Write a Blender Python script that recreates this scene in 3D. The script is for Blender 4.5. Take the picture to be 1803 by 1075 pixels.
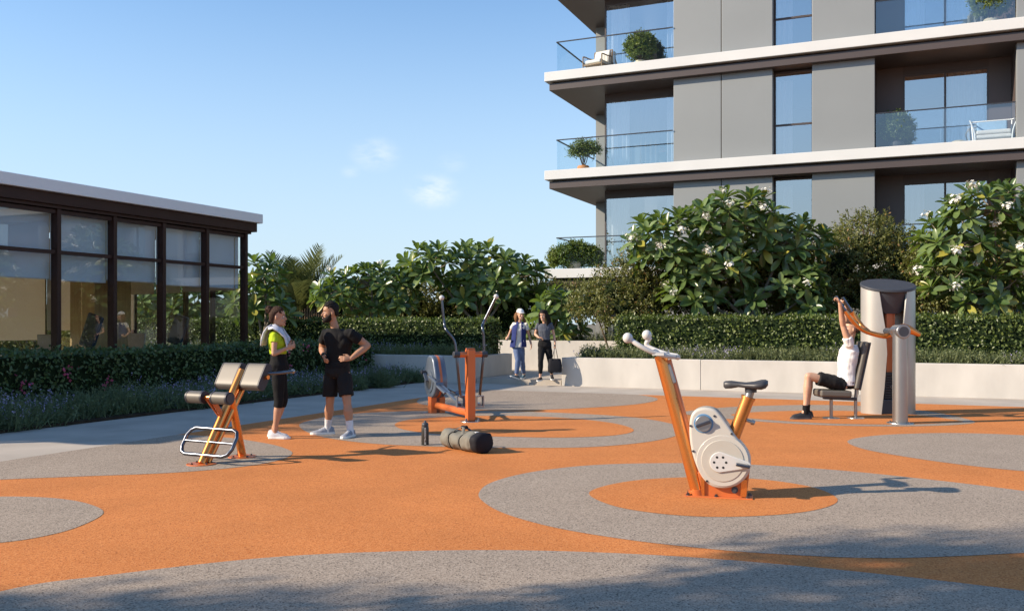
import bpy, bmesh, math, random
import numpy as np
from mathutils import Vector, Matrix, noise
random.seed(11)
rng = np.random.default_rng(11)
scene = bpy.context.scene
for _o in list(bpy.data.objects):
    bpy.data.objects.remove(_o)
R = math.radians
V = Vector

# ------------------------------------------------------------------ camera
FOC, CX, YH, EYE = 1620.0, 901.5, 568.0, 1.5      # photo pixels, horizon row, eye height (m)
camd = bpy.data.cameras.new('camera')
camd.sensor_width = 36.0
camd.lens = 36.0 * FOC / 1803.0
camd.shift_y = (YH - 537.5) / 1803.0
camd.clip_start = 0.05
camd.clip_end = 3000.0
cam = bpy.data.objects.new('camera', camd)
scene.collection.objects.link(cam)
cam.location = (0, 0, EYE)
cam.rotation_euler = (R(90), 0, 0)
scene.camera = cam

# ------------------------------------------------------------------ sky and sun
SUN_EL, SUN_AZ = R(28), R(257)
world = bpy.data.worlds.new('World')
scene.world = world
world.use_nodes = True
wn, wl = world.node_tree.nodes, world.node_tree.links
sky = wn.new('ShaderNodeTexSky')
sky.sky_type = 'NISHITA'
sky.sun_disc = False
sky.sun_elevation = SUN_EL
sky.sun_rotation = SUN_AZ
sky.air_density = 1.0
sky.dust_density = 0.25
sky.ozone_density = 2.5
bg = wn['Background']
bg.inputs[1].default_value = 0.128
# a few small wisps of cloud, fixed in direction in the sky
wtc = wn.new('ShaderNodeTexCoord')
wmap = wn.new('ShaderNodeMapping')
wmap.inputs['Scale'].default_value = (5.0, 5.0, 13.0)
wmap.inputs['Location'].default_value = (0.62, 0.1, 0.35)
wl.new(wtc.outputs['Generated'], wmap.inputs[0])
wno = wn.new('ShaderNodeTexNoise')
wno.inputs['Scale'].default_value = 3.0
wno.inputs['Detail'].default_value = 8.0
wno.inputs['Roughness'].default_value = 0.62
wl.new(wmap.outputs[0], wno.inputs['Vector'])
def _dirn(px, py):
    return V(((px - CX) / FOC, 1.0, (YH - py) / FOC)).normalized()
acc = None
for (px, py, rad, amp) in [(662, 272, 0.034, 0.55), (762, 338, 0.036, 0.95), (795, 287, 0.022, 0.22), (617, 303, 0.014, 0.2),
                           (-900, 300, 0.09, 0.6), (2500, 250, 0.08, 0.5)]:
    dn = wn.new('ShaderNodeVectorMath'); dn.operation = 'SUBTRACT'
    wl.new(wtc.outputs['Generated'], dn.inputs[0]); dn.inputs[1].default_value = _dirn(px, py)
    ml = wn.new('ShaderNodeVectorMath'); ml.operation = 'MULTIPLY'
    wl.new(dn.outputs[0], ml.inputs[0]); ml.inputs[1].default_value = (1, 1, 1.5)
    ln = wn.new('ShaderNodeVectorMath'); ln.operation = 'LENGTH'; wl.new(ml.outputs[0], ln.inputs[0])
    mr = wn.new('ShaderNodeMapRange'); mr.interpolation_type = 'SMOOTHSTEP'
    mr.inputs['From Min'].default_value = 0.0; mr.inputs['From Max'].default_value = rad
    mr.inputs['To Min'].default_value = amp; mr.inputs['To Max'].default_value = 0.0
    wl.new(ln.outputs['Value'], mr.inputs['Value'])
    if acc is None:
        acc = mr.outputs[0]
    else:
        ad = wn.new('ShaderNodeMath'); ad.operation = 'ADD'
        wl.new(acc, ad.inputs[0]); wl.new(mr.outputs[0], ad.inputs[1]); acc = ad.outputs[0]
nr = wn.new('ShaderNodeMapRange')
nr.inputs['From Min'].default_value = 0.40; nr.inputs['From Max'].default_value = 0.64
wl.new(wno.outputs['Fac'], nr.inputs['Value'])
cm = wn.new('ShaderNodeMath'); cm.operation = 'MULTIPLY'; cm.use_clamp = True
wl.new(acc, cm.inputs[0]); wl.new(nr.outputs[0], cm.inputs[1])
cmix = wn.new('ShaderNodeMixRGB'); cmix.inputs[2].default_value = (5.6, 5.8, 6.0, 1)
# clear-air tint and a pale haze round the whole horizon
tint = wn.new('ShaderNodeMixRGB'); tint.blend_type = 'MULTIPLY'; tint.inputs[0].default_value = 1.0
tint.inputs[2].default_value = (0.89, 1.06, 1.15, 1); wl.new(sky.outputs[0], tint.inputs[1])
wsep = wn.new('ShaderNodeSeparateXYZ'); wl.new(wtc.outputs['Generated'], wsep.inputs[0])
hz = wn.new('ShaderNodeMapRange'); hz.interpolation_type = 'SMOOTHSTEP'
hz.inputs['From Min'].default_value = -0.02; hz.inputs['From Max'].default_value = 0.42
hz.inputs['To Min'].default_value = 0.88; hz.inputs['To Max'].default_value = 0.0
wl.new(wsep.outputs['Z'], hz.inputs['Value'])
hmix = wn.new('ShaderNodeMixRGB'); hmix.inputs[2].default_value = (3.35, 4.05, 4.75, 1)
wl.new(hz.outputs[0], hmix.inputs[0]); wl.new(tint.outputs[0], hmix.inputs[1])
wl.new(cm.outputs[0], cmix.inputs[0]); wl.new(hmix.outputs[0], cmix.inputs[1]); wl.new(cmix.outputs[0], bg.inputs[0])

sund = bpy.data.lights.new('sun', 'SUN')
sund.energy = 5.0
sund.angle = R(0.65)
sund.color = (1.0, 0.84, 0.65)
sun = bpy.data.objects.new('sun', sund)
scene.collection.objects.link(sun)
SDIR = V((math.sin(SUN_AZ) * math.cos(SUN_EL), math.cos(SUN_AZ) * math.cos(SUN_EL), math.sin(SUN_EL)))
sun.rotation_euler = SDIR.to_track_quat('Z', 'Y').to_euler()
sun.location = (-30, -5, 30)

vs = scene.view_settings
vs.view_transform = 'Standard'
vs.look = 'None'
vs.exposure = 0.60
vs.gamma = 1.0
vs.use_curve_mapping = False
scene.cycles.use_denoising = True
scene.cycles.max_bounces = 10
scene.cycles.transparent_max_bounces = 24
scene.cycles.caustics_reflective = False
scene.cycles.caustics_refractive = False

# ------------------------------------------------------------------ materials
def nodes_of(name):
    m = bpy.data.materials.new(name)
    m.use_nodes = True
    return m, m.node_tree.nodes, m.node_tree.links

def mat(name, col, rough=0.5, metal=0.0, var=0.08, scale=4.0, bump=0.0, bscale=60.0, spec=0.5, coat=0.0, bdist=0.01, stretch=None):
    m, n, l = nodes_of(name)
    b = n['Principled BSDF']
    b.inputs['Roughness'].default_value = rough
    b.inputs['Metallic'].default_value = metal
    b.inputs['Specular IOR Level'].default_value = spec
    b.inputs['Coat Weight'].default_value = coat
    tc = n.new('ShaderNodeTexCoord')
    src = tc.outputs['Object']
    if stretch:
        mp = n.new('ShaderNodeMapping'); mp.inputs['Scale'].default_value = stretch
        l.new(src, mp.inputs[0]); src = mp.outputs[0]
    no = n.new('ShaderNodeTexNoise')
    no.inputs['Scale'].default_value = scale
    no.inputs['Detail'].default_value = 6
    l.new(src, no.inputs['Vector'])
    mx = n.new('ShaderNodeMixRGB')
    c = V(col[:3])
    mx.inputs[1].default_value = (*(c * (1 - var)), 1)
    mx.inputs[2].default_value = (*[min(1, q) for q in c * (1 + var)], 1)
    rm = n.new('ShaderNodeMapRange')
    rm.inputs['From Min'].default_value = 0.3; rm.inputs['From Max'].default_value = 0.7
    l.new(no.outputs['Fac'], rm.inputs['Value'])
    l.new(rm.outputs[0], mx.inputs[0])
    l.new(mx.outputs[0], b.inputs['Base Color'])
    if bump:
        n2 = n.new('ShaderNodeTexNoise'); n2.inputs['Scale'].default_value = bscale; n2.inputs['Detail'].default_value = 4
        l.new(src, n2.inputs['Vector'])
        bp = n.new('ShaderNodeBump'); bp.inputs['Strength'].default_value = bump; bp.inputs['Distance'].default_value = bdist
        l.new(n2.outputs['Fac'], bp.inputs['Height']); l.new(bp.outputs[0], b.inputs['Normal'])
    return m

def rubber(name, cols, base, wear):
    """EPDM crumb flooring: fine granules in several tones, slight wear"""
    m, n, l = nodes_of(name)
    b = n['Principled BSDF']; b.inputs['Roughness'].default_value = 0.9; b.inputs['Specular IOR Level'].default_value = 0.2
    tc = n.new('ShaderNodeTexCoord')
    vo = n.new('ShaderNodeTexVoronoi'); vo.inputs['Scale'].default_value = 120
    l.new(tc.outputs['Object'], vo.inputs['Vector'])
    cr = n.new('ShaderNodeValToRGB'); cr.color_ramp.interpolation = 'CONSTANT'
    while len(cr.color_ramp.elements) < len(cols):
        cr.color_ramp.elements.new(0.5)
    for i, (p, c) in enumerate(cols):
        cr.color_ramp.elements[i].position = p; cr.color_ramp.elements[i].color = (*c, 1)
    sp = n.new('ShaderNodeSeparateColor'); l.new(vo.outputs['Color'], sp.inputs[0]); l.new(sp.outputs[0], cr.inputs[0])
    big = n.new('ShaderNodeTexNoise'); big.inputs['Scale'].default_value = 0.9; big.inputs['Detail'].default_value = 7; big.inputs['Roughness'].default_value = 0.65
    l.new(tc.outputs['Object'], big.inputs['Vector'])
    rm = n.new('ShaderNodeMapRange'); rm.inputs['From Min'].default_value = 0.3; rm.inputs['From Max'].default_value = 0.7
    rm.inputs['To Min'].default_value = 1 - wear; rm.inputs['To Max'].default_value = 1 + wear
    l.new(big.outputs['Fac'], rm.inputs['Value'])
    mu = n.new('ShaderNodeVectorMath'); mu.operation = 'SCALE'
    l.new(cr.outputs[0], mu.inputs[0]); l.new(rm.outputs[0], mu.inputs['Scale'])
    l.new(mu.outputs[0], b.inputs['Base Color'])
    bp = n.new('ShaderNodeBump'); bp.inputs['Strength'].default_value = 0.35; bp.inputs['Distance'].default_value = 0.004
    l.new(vo.outputs['Distance'], bp.inputs['Height']); l.new(bp.outputs[0], b.inputs['Normal'])
    return m

def glass(name, tint, refl, rough=0.0, rcol=(0.9, 0.95, 1.0), ior=1.5):
    m, n, l = nodes_of(name)
    n.remove(n['Principled BSDF'])
    out = n['Material Output']
    tr = n.new('ShaderNodeBsdfTransparent'); tr.inputs[0].default_value = (*tint, 1)
    gl = n.new('ShaderNodeBsdfGlossy'); gl.inputs['Roughness'].default_value = rough; gl.inputs[0].default_value = (*rcol, 1)
    fr = n.new('ShaderNodeFresnel'); fr.inputs[0].default_value = ior
    ma = n.new('ShaderNodeMath'); ma.operation = 'MULTIPLY_ADD'; ma.use_clamp = True
    ma.inputs[1].default_value = 1 - refl; ma.inputs[2].default_value = refl
    l.new(fr.outputs[0], ma.inputs[0])
    ge = n.new('ShaderNodeNewGeometry'); iv = n.new('ShaderNodeMath'); iv.operation = 'SUBTRACT'; iv.inputs[0].default_value = 1.0
    l.new(ge.outputs['Backfacing'], iv.inputs[1])            # a pane mirrors on its outer face only
    mm = n.new('ShaderNodeMath'); mm.operation = 'MULTIPLY'; l.new(ma.outputs[0], mm.inputs[0]); l.new(iv.outputs[0], mm.inputs[1]); ma = mm
    mx = n.new('ShaderNodeMixShader')
    l.new(ma.outputs[0], mx.inputs[0]); l.new(tr.outputs[0], mx.inputs[1]); l.new(gl.outputs[0], mx.inputs[2])
    l.new(mx.outputs[0], out.inputs[0])
    return m

def sheer(name, col, op, folds=0):
    m, n, l = nodes_of(name)
    n.remove(n['Principled BSDF'])
    tr = n.new('ShaderNodeBsdfTransparent')
    df = n.new('ShaderNodeBsdfDiffuse'); df.inputs[0].default_value = (*col, 1)
    tl = n.new('ShaderNodeBsdfTranslucent'); tl.inputs[0].default_value = (*col, 1)
    m1 = n.new('ShaderNodeMixShader'); m1.inputs[0].default_value = 0.4
    l.new(df.outputs[0], m1.inputs[1]); l.new(tl.outputs[0], m1.inputs[2])
    m2 = n.new('ShaderNodeMixShader'); m2.inputs[0].default_value = op
    l.new(tr.outputs[0], m2.inputs[1]); l.new(m1.outputs[0], m2.inputs[2]); l.new(m2.outputs[0], n['Material Output'].inputs[0])
    return m

def leafmat(name, dark, light, rough=0.4, trans=0.3, tcol=None, spec=0.5, old=None):
    m, n, l = nodes_of(name)
    b = n['Principled BSDF']; b.inputs['Roughness'].default_value = rough; b.inputs['Specular IOR Level'].default_value = spec
    ge = n.new('ShaderNodeNewGeometry'); oi = n.new('ShaderNodeObjectInfo')
    ad = n.new('ShaderNodeMath'); ad.operation = 'ADD'
    l.new(ge.outputs['Random Per Island'], ad.inputs[0]); l.new(oi.outputs['Random'], ad.inputs[1])
    fr = n.new('ShaderNodeMath'); fr.operation = 'FRACT'; l.new(ad.outputs[0], fr.inputs[0])
    mx = n.new('ShaderNodeMixRGB'); mx.inputs[1].default_value = (*dark, 1); mx.inputs[2].default_value = (*light, 1)
    l.new(fr.outputs[0], mx.inputs[0]); colour = mx.outputs[0]
    if old:                                                  # a few ageing leaves
        gt = n.new('ShaderNodeMath'); gt.operation = 'GREATER_THAN'; gt.inputs[1].default_value = .955; l.new(fr.outputs[0], gt.inputs[0])
        mo = n.new('ShaderNodeMixRGB'); mo.inputs[2].default_value = (*old, 1); l.new(gt.outputs[0], mo.inputs[0]); l.new(colour, mo.inputs[1]); colour = mo.outputs[0]
    tcn = n.new('ShaderNodeTexCoord'); nz = n.new('ShaderNodeTexNoise'); nz.inputs['Scale'].default_value = 3.0; nz.inputs['Detail'].default_value = 4
    l.new(tcn.outputs['Object'], nz.inputs['Vector']); mr = n.new('ShaderNodeMapRange'); mr.inputs['From Min'].default_value = .3; mr.inputs['From Max'].default_value = .7; mr.inputs['To Min'].default_value = .78; mr.inputs['To Max'].default_value = 1.2
    l.new(nz.outputs['Fac'], mr.inputs['Value']); sc_ = n.new('ShaderNodeVectorMath'); sc_.operation = 'SCALE'; l.new(colour, sc_.inputs[0]); l.new(mr.outputs[0], sc_.inputs['Scale'])
    l.new(sc_.outputs[0], b.inputs['Base Color'])
    tl = n.new('ShaderNodeBsdfTranslucent')
    tl.inputs[0].default_value = (*(tcol or tuple(min(1, x * 1.6) for x in light)), 1)
    ms = n.new('ShaderNodeMixShader'); ms.inputs[0].default_value = trans
    l.new(b.outputs[0], ms.inputs[1]); l.new(tl.outputs[0], ms.inputs[2]); l.new(ms.outputs[0], n['Material Output'].inputs[0])
    return m

M = {}
M['orange_rubber'] = rubber('orange_rubber', [(0, (.52, .183, .052)), (.30, (.575, .218, .066)), (.62, (.47, .155, .043)), (.82, (.61, .255, .090)), (.93, (.32, .098, .030))], None, 0.10)
M['grey_rubber'] = rubber('grey_rubber', [(0, (.305, .250, .198)), (.30, (.355, .293, .234)), (.56, (.245, .198, .156)), (.75, (.42, .350, .282)), (.92, (.115, .093, .075))], None, 0.07)
M['concrete'] = mat('concrete', (.415, .37, .318), 0.85, var=.13, scale=1.3, bump=.25, bscale=90, spec=.25)
M['wall_concrete'] = mat('wall_concrete', (.51, .485, .445), 0.8, var=.12, scale=1.6, bump=.15, bscale=40, spec=.25, stretch=(1, 1, .45))
M['soil'] = mat('soil', (.045, .032, .022), 0.95, var=.35, scale=9, bump=.8, bscale=40, spec=.1)
M['far_ground'] = mat('far_ground', (.19, .17, .13), 0.95, var=.2, scale=.3, spec=.1)
M['white_slab'] = mat('white_slab', (.585, .595, .59), 0.6, var=.035, scale=.9, bump=.06, bscale=30, spec=.3)
M['brown_metal'] = mat('brown_metal', (.068, .052, .048), 0.42, var=.06, scale=1.0, spec=.5)
M['brown_panel'] = mat('brown_panel', (.095, .072, .066), 0.5, var=.05, scale=1.0)
M['panel_grey'] = mat('panel_grey', (.232, .246, .247), 0.45, metal=.15, var=.03, scale=.6, bump=.03, bscale=14)
M['black_gap'] = mat('black_gap', (.018, .016, .016), 0.6)
M['tower_glass'] = glass('tower_glass', (.86, .89, .92), 0.42, rcol=(1, 1, 1))
M['rail_glass'] = glass('rail_glass', (.95, .98, .99), 0.0, ior=1.22)
M['loggia_glass'] = glass('loggia_glass', (.90, .94, .97), 0.14, ior=1.3)
M['rail_metal'] = mat('rail_metal', (.06, .06, .065), 0.35, metal=.6)
M['room_dark'] = mat('room_dark', (.10, .09, .08), 0.8)
M['room_warm'] = mat('room_warm', (.22, .17, .12), 0.7)
M['curtain'] = sheer('curtain', (.95, .95, .93), 0.93)
M['curtain_dark'] = sheer('curtain_dark', (.26, .21, .15), 0.95)
M['pav_brown'] = mat('pav_brown', (.046, .021, .015), 0.5, var=.1, scale=2.0, spec=.25)
M['pav_glass'] = glass('pav_glass', (.93, .95, .95), 0.05)
M['blind'] = sheer('blind', (.76, .86, .96), 0.97)
M['pav_white'] = mat('pav_white', (.82, .82, .81), .6, var=.03, scale=.9, spec=.3)
M['blind_beige'] = sheer('blind_beige', (.58, .50, .39), 0.93)
M['wood_panel'] = mat('wood_panel', (.44, .30, .13), 0.55, var=.16, scale=2.0, stretch=(6, 6, .5))
M['pav_floor'] = mat('pav_floor', (.30, .27, .23), 0.6)
M['pav_ceiling'] = mat('pav_ceiling', (.55, .53, .5), 0.8)

# ------------------------------------------------------------------ mesh helpers
COL = scene.collection
class MB:
    """collects shapes; build() links them as ONE mesh object"""
    def __init__(s):
        s.v = []; s.f = []
    def add(s, vs, fs):
        o = len(s.v)
        s.v.extend([tuple(p) for p in vs]); s.f.extend([tuple(i + o for i in f) for f in fs])
        return s
    def box(s, lo, hi):
        x0, y0, z0 = lo; x1, y1, z1 = hi
        return s.add([(x0, y0, z0), (x1, y0, z0), (x1, y1, z0), (x0, y1, z0), (x0, y0, z1), (x1, y0, z1), (x1, y1, z1), (x0, y1, z1)],
                     [(0, 3, 2, 1), (4, 5, 6, 7), (0, 1, 5, 4), (1, 2, 6, 5), (2, 3, 7, 6), (3, 0, 4, 7)])
    def obox(s, p0, p1, w, h, up=(0, 0, 1)):
        """box along p0-p1, w across, h along up"""
        p0, p1 = V(p0), V(p1); d = (p1 - p0).normalized(); u = V(up)
        sd = d.cross(u)
        if sd.length < 1e-5: sd = V((1, 0, 0))
        sd.normalize(); u = sd.cross(d).normalized()
        a, b = sd * w / 2, u * h / 2
        vs = [p0 - a - b, p0 + a - b, p0 + a + b, p0 - a + b, p1 - a - b, p1 + a - b, p1 + a + b, p1 - a + b]
        return s.add(vs, [(0, 1, 2, 3), (7, 6, 5, 4), (0, 4, 5, 1), (1, 5, 6, 2), (2, 6, 7, 3), (3, 7, 4, 0)])
    def rings(s, rings, cap=True, closed=False):
        n = len(rings[0]); vs = [p for r in rings for p in r]; fs = []
        m = len(rings)
        for i in range(m if closed else m - 1):
            j = (i + 1) % m
            for k in range(n):
                q = (k + 1) % n
                fs.append((i * n + k, i * n + q, j * n + q, j * n + k))
        if cap and not closed:
            fs.append(tuple(range(n - 1, -1, -1))); fs.append(tuple((m - 1) * n + k for k in range(n)))
        return s.add(vs, fs)
    def tube(s, pts, r, n=12, cap=True, closed=False, side=None):
        pts = [V(p) for p in pts]
        rr = r if isinstance(r, (list, tuple)) else [r] * len(pts)
        m = len(pts); rings = []; prev = None
        for i in range(m):
            if closed: d = pts[(i + 1) % m] - pts[i - 1]
            elif i == 0: d = pts[1] - pts[0]
            elif i == m - 1: d = pts[-1] - pts[-2]
            else: d = (pts[i + 1] - pts[i]).normalized() + (pts[i] - pts[i - 1]).normalized()
            if d.length < 1e-9: d = V((0, 0, 1))
            d.normalize()
            if prev is None:
                a = V(side) if side is not None else (V((0, 0, 1)) if abs(d.z) < .9 else V((1, 0, 0)))
            else: a = prev
            a = a - d * a.dot(d)
            if a.length < 1e-6: a = d.orthogonal()
            a.normalize(); prev = a; b = d.cross(a)
            ra, rb = rr[i] if isinstance(rr[i], (list, tuple)) else (rr[i], rr[i])
            rings.append([pts[i] + a * (ra * math.cos(t)) + b * (rb * math.sin(t)) for t in [2 * math.pi * k / n for k in range(n)]])
        return s.rings(rings, cap, closed)
    def cyl(s, p0, p1, r, n=20, r1=None):
        return s.tube([p0, p1], [r, r if r1 is None else r1], n)
    def ball(s, c, r, n=14, m=9):
        c = V(c); rx, ry, rz = (r, r, r) if not isinstance(r, (list, tuple)) else r
        rings = []
        for i in range(m + 1):
            t = math.pi * (0.02 + 0.96 * i / m); 
            rings.append([c + V((rx * math.sin(t) * math.cos(a), ry * math.sin(t) * math.sin(a), -rz * math.cos(t))) for a in [2 * math.pi * k / n for k in range(n)]])
        return s.rings(rings)
    def lathe(s, prof, n=20, c=(0, 0, 0)):
        c = V(c)
        return s.rings([[c + V((r * math.cos(a), r * math.sin(a), z)) for a in [2 * math.pi * k / n for k in range(n)]] for r, z in prof])
    def prism(s, poly, o, ax, ay, n, t):
        """polygon (2d) in the plane o + x*ax + y*ay, extruded t along n"""
        o, ax, ay, n = V(o), V(ax), V(ay), V(n)
        a = [o + ax * x + ay * y for x, y in poly]; b = [p + n * t for p in a]; k = len(poly)
        fs = [tuple(range(k - 1, -1, -1)), tuple(range(k, 2 * k))] + [(i, (i + 1) % k, k + (i + 1) % k, k + i) for i in range(k)]
        return s.add(a + b, fs)
    def mesh(s, name):
        me = bpy.data.meshes.new(name)
        me.from_pydata(s.v, [], s.f)
        me.validate()
        return me
    def build(s, name, m, parent=None, bevel=0.0, smooth=None, seg=2, loc=None, rot=None):
        me = s.mesh(name)
        bm = bmesh.new(); bm.from_mesh(me); bmesh.ops.recalc_face_normals(bm, faces=bm.faces); bm.to_mesh(me); bm.free()
        return link(name, me, m, parent, bevel, smooth, seg, loc, rot)

def link(name, me, m, parent=None, bevel=0.0, smooth=None, seg=2, loc=None, rot=None):
    if m is not None and not me.materials:
        me.materials.append(M[m] if isinstance(m, str) else m)
    if smooth is not None:
        me.shade_smooth() if smooth >= 180 else (me.shade_smooth(), me.set_sharp_from_angle(angle=R(smooth)))
    o = bpy.data.objects.new(name, me)
    COL.objects.link(o)
    if parent is not None: o.parent = parent
    if loc is not None: o.location = loc
    if rot is not None: o.rotation_euler = rot
    if bevel:
        b = o.modifiers.new('bevel', 'BEVEL'); b.width = bevel; b.segments = seg; b.limit_method = 'ANGLE'; b.angle_limit = R(35)
        b.harden_normals = False
    return o

def tag(o, label=None, cat=None, group=None, kind=None):
    if label: o['label'] = label
    if cat: o['category'] = cat
    if group: o['group'] = group
    if kind: o['kind'] = kind
    return o

def thing(name, loc, label, cat, rz=0.0, group=None):
    o = bpy.data.objects.new(name, None)
    o.empty_display_size = 0.2
    COL.objects.link(o); o.location = loc; o.rotation_euler = (0, 0, rz)
    return tag(o, label, cat, group)

def copy_tree(o, parent=None):
    c = o.copy(); COL.objects.link(c); c.parent = parent
    for ch in [x for x in bpy.data.objects if x.parent == o]:
        copy_tree(ch, c)
    return c

def spline(pts, per=6, closed=False):
    """Catmull-Rom through the points"""
    P = [V(p) for p in pts]; n = len(P); out = []
    for i in range(n if closed else n - 1):
        p0 = P[(i - 1) % n] if closed or i > 0 else P[0] * 2 - P[1]
        p1, p2 = P[i], P[(i + 1) % n]
        p3 = P[(i + 2) % n] if closed or i + 2 < n else P[-1] * 2 - P[-2]
        for k in range(per):
            t = k / per
            out.append(0.5 * ((2 * p1) + (p2 - p0) * t + (2 * p0 - 5 * p1 + 4 * p2 - p3) * t * t + (3 * p1 - p0 - 3 * p2 + p3) * t ** 3))
    if not closed: out.append(P[-1])
    return out

# ------------------------------------------------------------------ where things stand
TH = R(23.5); CT, ST = math.cos(TH), math.sin(TH)
def LP(u, v, z=0.0):
    """site grid (u along the tower front, v away from it) to world"""
    return V((u * CT + v * ST, -u * ST + v * CT, z))
def GP(px, py, z=0.0):
    """ground point seen at a photo pixel"""
    d = FOC * (EYE - z) / (py - YH)
    return V(((px - CX) / FOC * d, d, z))
def u_at(px, v):
    k = (px - CX) / FOC
    return v * (k * CT - ST) / (CT + k * ST)
def v_at(px, u):
    k = (px - CX) / FOC
    return u * (CT + k * ST) / (k * CT - ST)
# ================================================================== ground
def sheet(name, pts, z, m, thick=0.0):
    mb = MB()
    n = len(pts)
    mb.add([(p[0], p[1], z) for p in pts], [tuple(range(n))])
    me = mb.mesh(name)
    bm = bmesh.new(); bm.from_mesh(me)
    for f in bm.faces:
        if f.normal.z < 0: f.normal_flip()
    bmesh.ops.triangulate(bm, faces=bm.faces, ngon_method='EAR_CLIP')
    bm.to_mesh(me); bm.free()
    return link(name, me, m)

g = sheet('ground', [(-900, -900), (900, -900), (900, 900), (-900, 900)], -0.02, 'far_ground'); tag(g, kind='structure')
pv = sheet('pavement', [LP(-30, -40), LP(40, -40), LP(40, 24), LP(-30, 24)], -0.008, 'concrete'); tag(pv, kind='structure')
PLU, PLV = -9.05, 18.7                                    # left and far edge of the rubber plaza on the site grid
corner = [LP(PLU, -30), LP(PLU, PLV - 1.0)] + [LP(PLU + 1 - math.cos(R(a)), PLV - 1 + math.sin(R(a))) for a in (15, 30, 45, 60, 75)] + [LP(PLU + 1, PLV), LP(30, PLV), LP(30, -30)]
plz = sheet('rubber_plaza', corner, 0.0, 'orange_rubber'); tag(plz, kind='structure')
def clip_uv(p):
    u = p[0] * CT - p[1] * ST; v = p[0] * ST + p[1] * CT
    u = max(u, PLU + .004); v = min(v, PLV - .004)
    return LP(u, v)
def patch(name, pix, z, m, per=8):
    """a shape inlaid in the rubber floor, from points along its outline on the ground"""
    pts = [GP(x, y) if len(q) == 2 else V((q[1], q[2], 0)) for q in pix for x, y in [(q[0], q[1])]]
    sp = [clip_uv(p) for p in spline(pts, per, closed=True)]
    o = sheet(name, sp, z, m); tag(o, kind='structure'); return o
def circ(cx, cy, rx, ry, rot=0, n=72):
    return [V((cx + rx * math.cos(a) * math.cos(rot) - ry * math.sin(a) * math.sin(rot), cy + rx * math.cos(a) * math.sin(rot) + ry * math.sin(a) * math.cos(rot), 0)) for a in [2 * math.pi * k / n for k in range(n)]]
# under the exercise bike
patch('rubber_inlay', [(843, 868), (868, 848), (940, 830), (1050, 818), (1190, 815), (1330, 818), (1470, 827), (1620, 842), (1803, 864), (2080, 905),
                       (2120, 945), (1990, 962), (1803, 973), (1560, 982), (1350, 974), (1220, 963), (1100, 949), (980, 929), (895, 906), (855, 886)], 0.0025, 'grey_rubber')
patch('rubber_inlay', [(1037, 868), (1080, 852), (1150, 843), (1245, 840), (1350, 845), (1435, 859), (1475, 880), (1440, 897), (1360, 907), (1250, 910), (1150, 903), (1075, 889)], 0.005, 'orange_rubber')
# large one in the foreground
patch('rubber_inlay', [(-350, 1150), (0, 1041), (200, 1011), (450, 983), (640, 972), (860, 968), (1050, 972), (1250, 983), (1500, 1005), (1803, 1040), (2200, 1100), (2300, 1400), (900, 1900), (-500, 1500)], 0.0025, 'grey_rubber')
# left edge
patch('rubber_inlay', [(182, 903), (160, 888), (110, 878), (40, 874), (-60, 876), (-200, 890), (-330, 920), (-250, 955), (-120, 962), (0, 955), (80, 943), (140, 926)], 0.0025, 'grey_rubber')
# under the back bench
patch('rubber_inlay', [(515, 797), (490, 785), (450, 777), (400, 770), (300, 765), (150, 770), (-100, 800), (-300, 850), (-100, 850), (0, 844), (150, 838), (300, 832), (420, 822), (490, 810)], 0.0025, 'grey_rubber')
# ring round the cross trainer
patch('rubber_inlay', [(527, 750), (545, 740), (600, 730), (700, 724), (850, 723), (1000, 727), (1120, 735), (1190, 748), (1200, 762), (1150, 776), (1050, 786), (930, 788), (780, 786), (650, 780), (560, 767)], 0.0025, 'grey_rubber')
patch('rubber_inlay', [(695, 748), (720, 739), (800, 733), (900, 732), (1000, 736), (1080, 745), (1116, 757), (1085, 766), (1000, 770), (900, 769), (790, 765), (720, 758)], 0.005, 'orange_rubber')
# half disc touching the far pavement
patch('rubber_inlay', [(1158, 702), (1120, 694), (1040, 686), (900, 678), (780, 686), (735, 705), (760, 714), (850, 721), (950, 721), (1060, 716), (1130, 710)], 0.0025, 'grey_rubber')
# right edge
patch('rubber_inlay', [(1492, 777), (1520, 769), (1580, 764), (1680, 762), (1803, 766), (2000, 780), (2080, 815), (1960, 838), (1803, 829), (1680, 816), (1590, 803), (1520, 790)], 0.0025, 'grey_rubber')
# ring round the pull-down machine
patch('rubber_inlay', [(1200, 727), (1250, 719), (1340, 714), (1480, 713), (1620, 722), (1712, 740), (1690, 747), (1600, 750), (1480, 749), (1370, 744), (1270, 736)], 0.0025, 'grey_rubber')
patch('rubber_inlay', [(1290, 729), (1360, 724), (1480, 723), (1600, 729), (1692, 741), (1670, 744), (1590, 747), (1480, 746), (1380, 741), (1310, 735)], 0.005, 'orange_rubber')

# raised path behind the planters
WV = 20.7                                                # planter fronts on the site grid
UL, UR = u_at(837, WV), u_at(989, WV)
mb = MB(); mb.box((UL + .02, 0.0, -.02), (UR - .02, 5.5, 0.12)); mb.box((UL - 14, 2.32, -.03), (UL + .02, 5.5, 0.119)); 
pth = mb.build('raised_path', 'concrete'); pth.location = LP(0, WV + .02); pth.rotation_euler = (0, 0, -TH); tag(pth, kind='structure')

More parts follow.
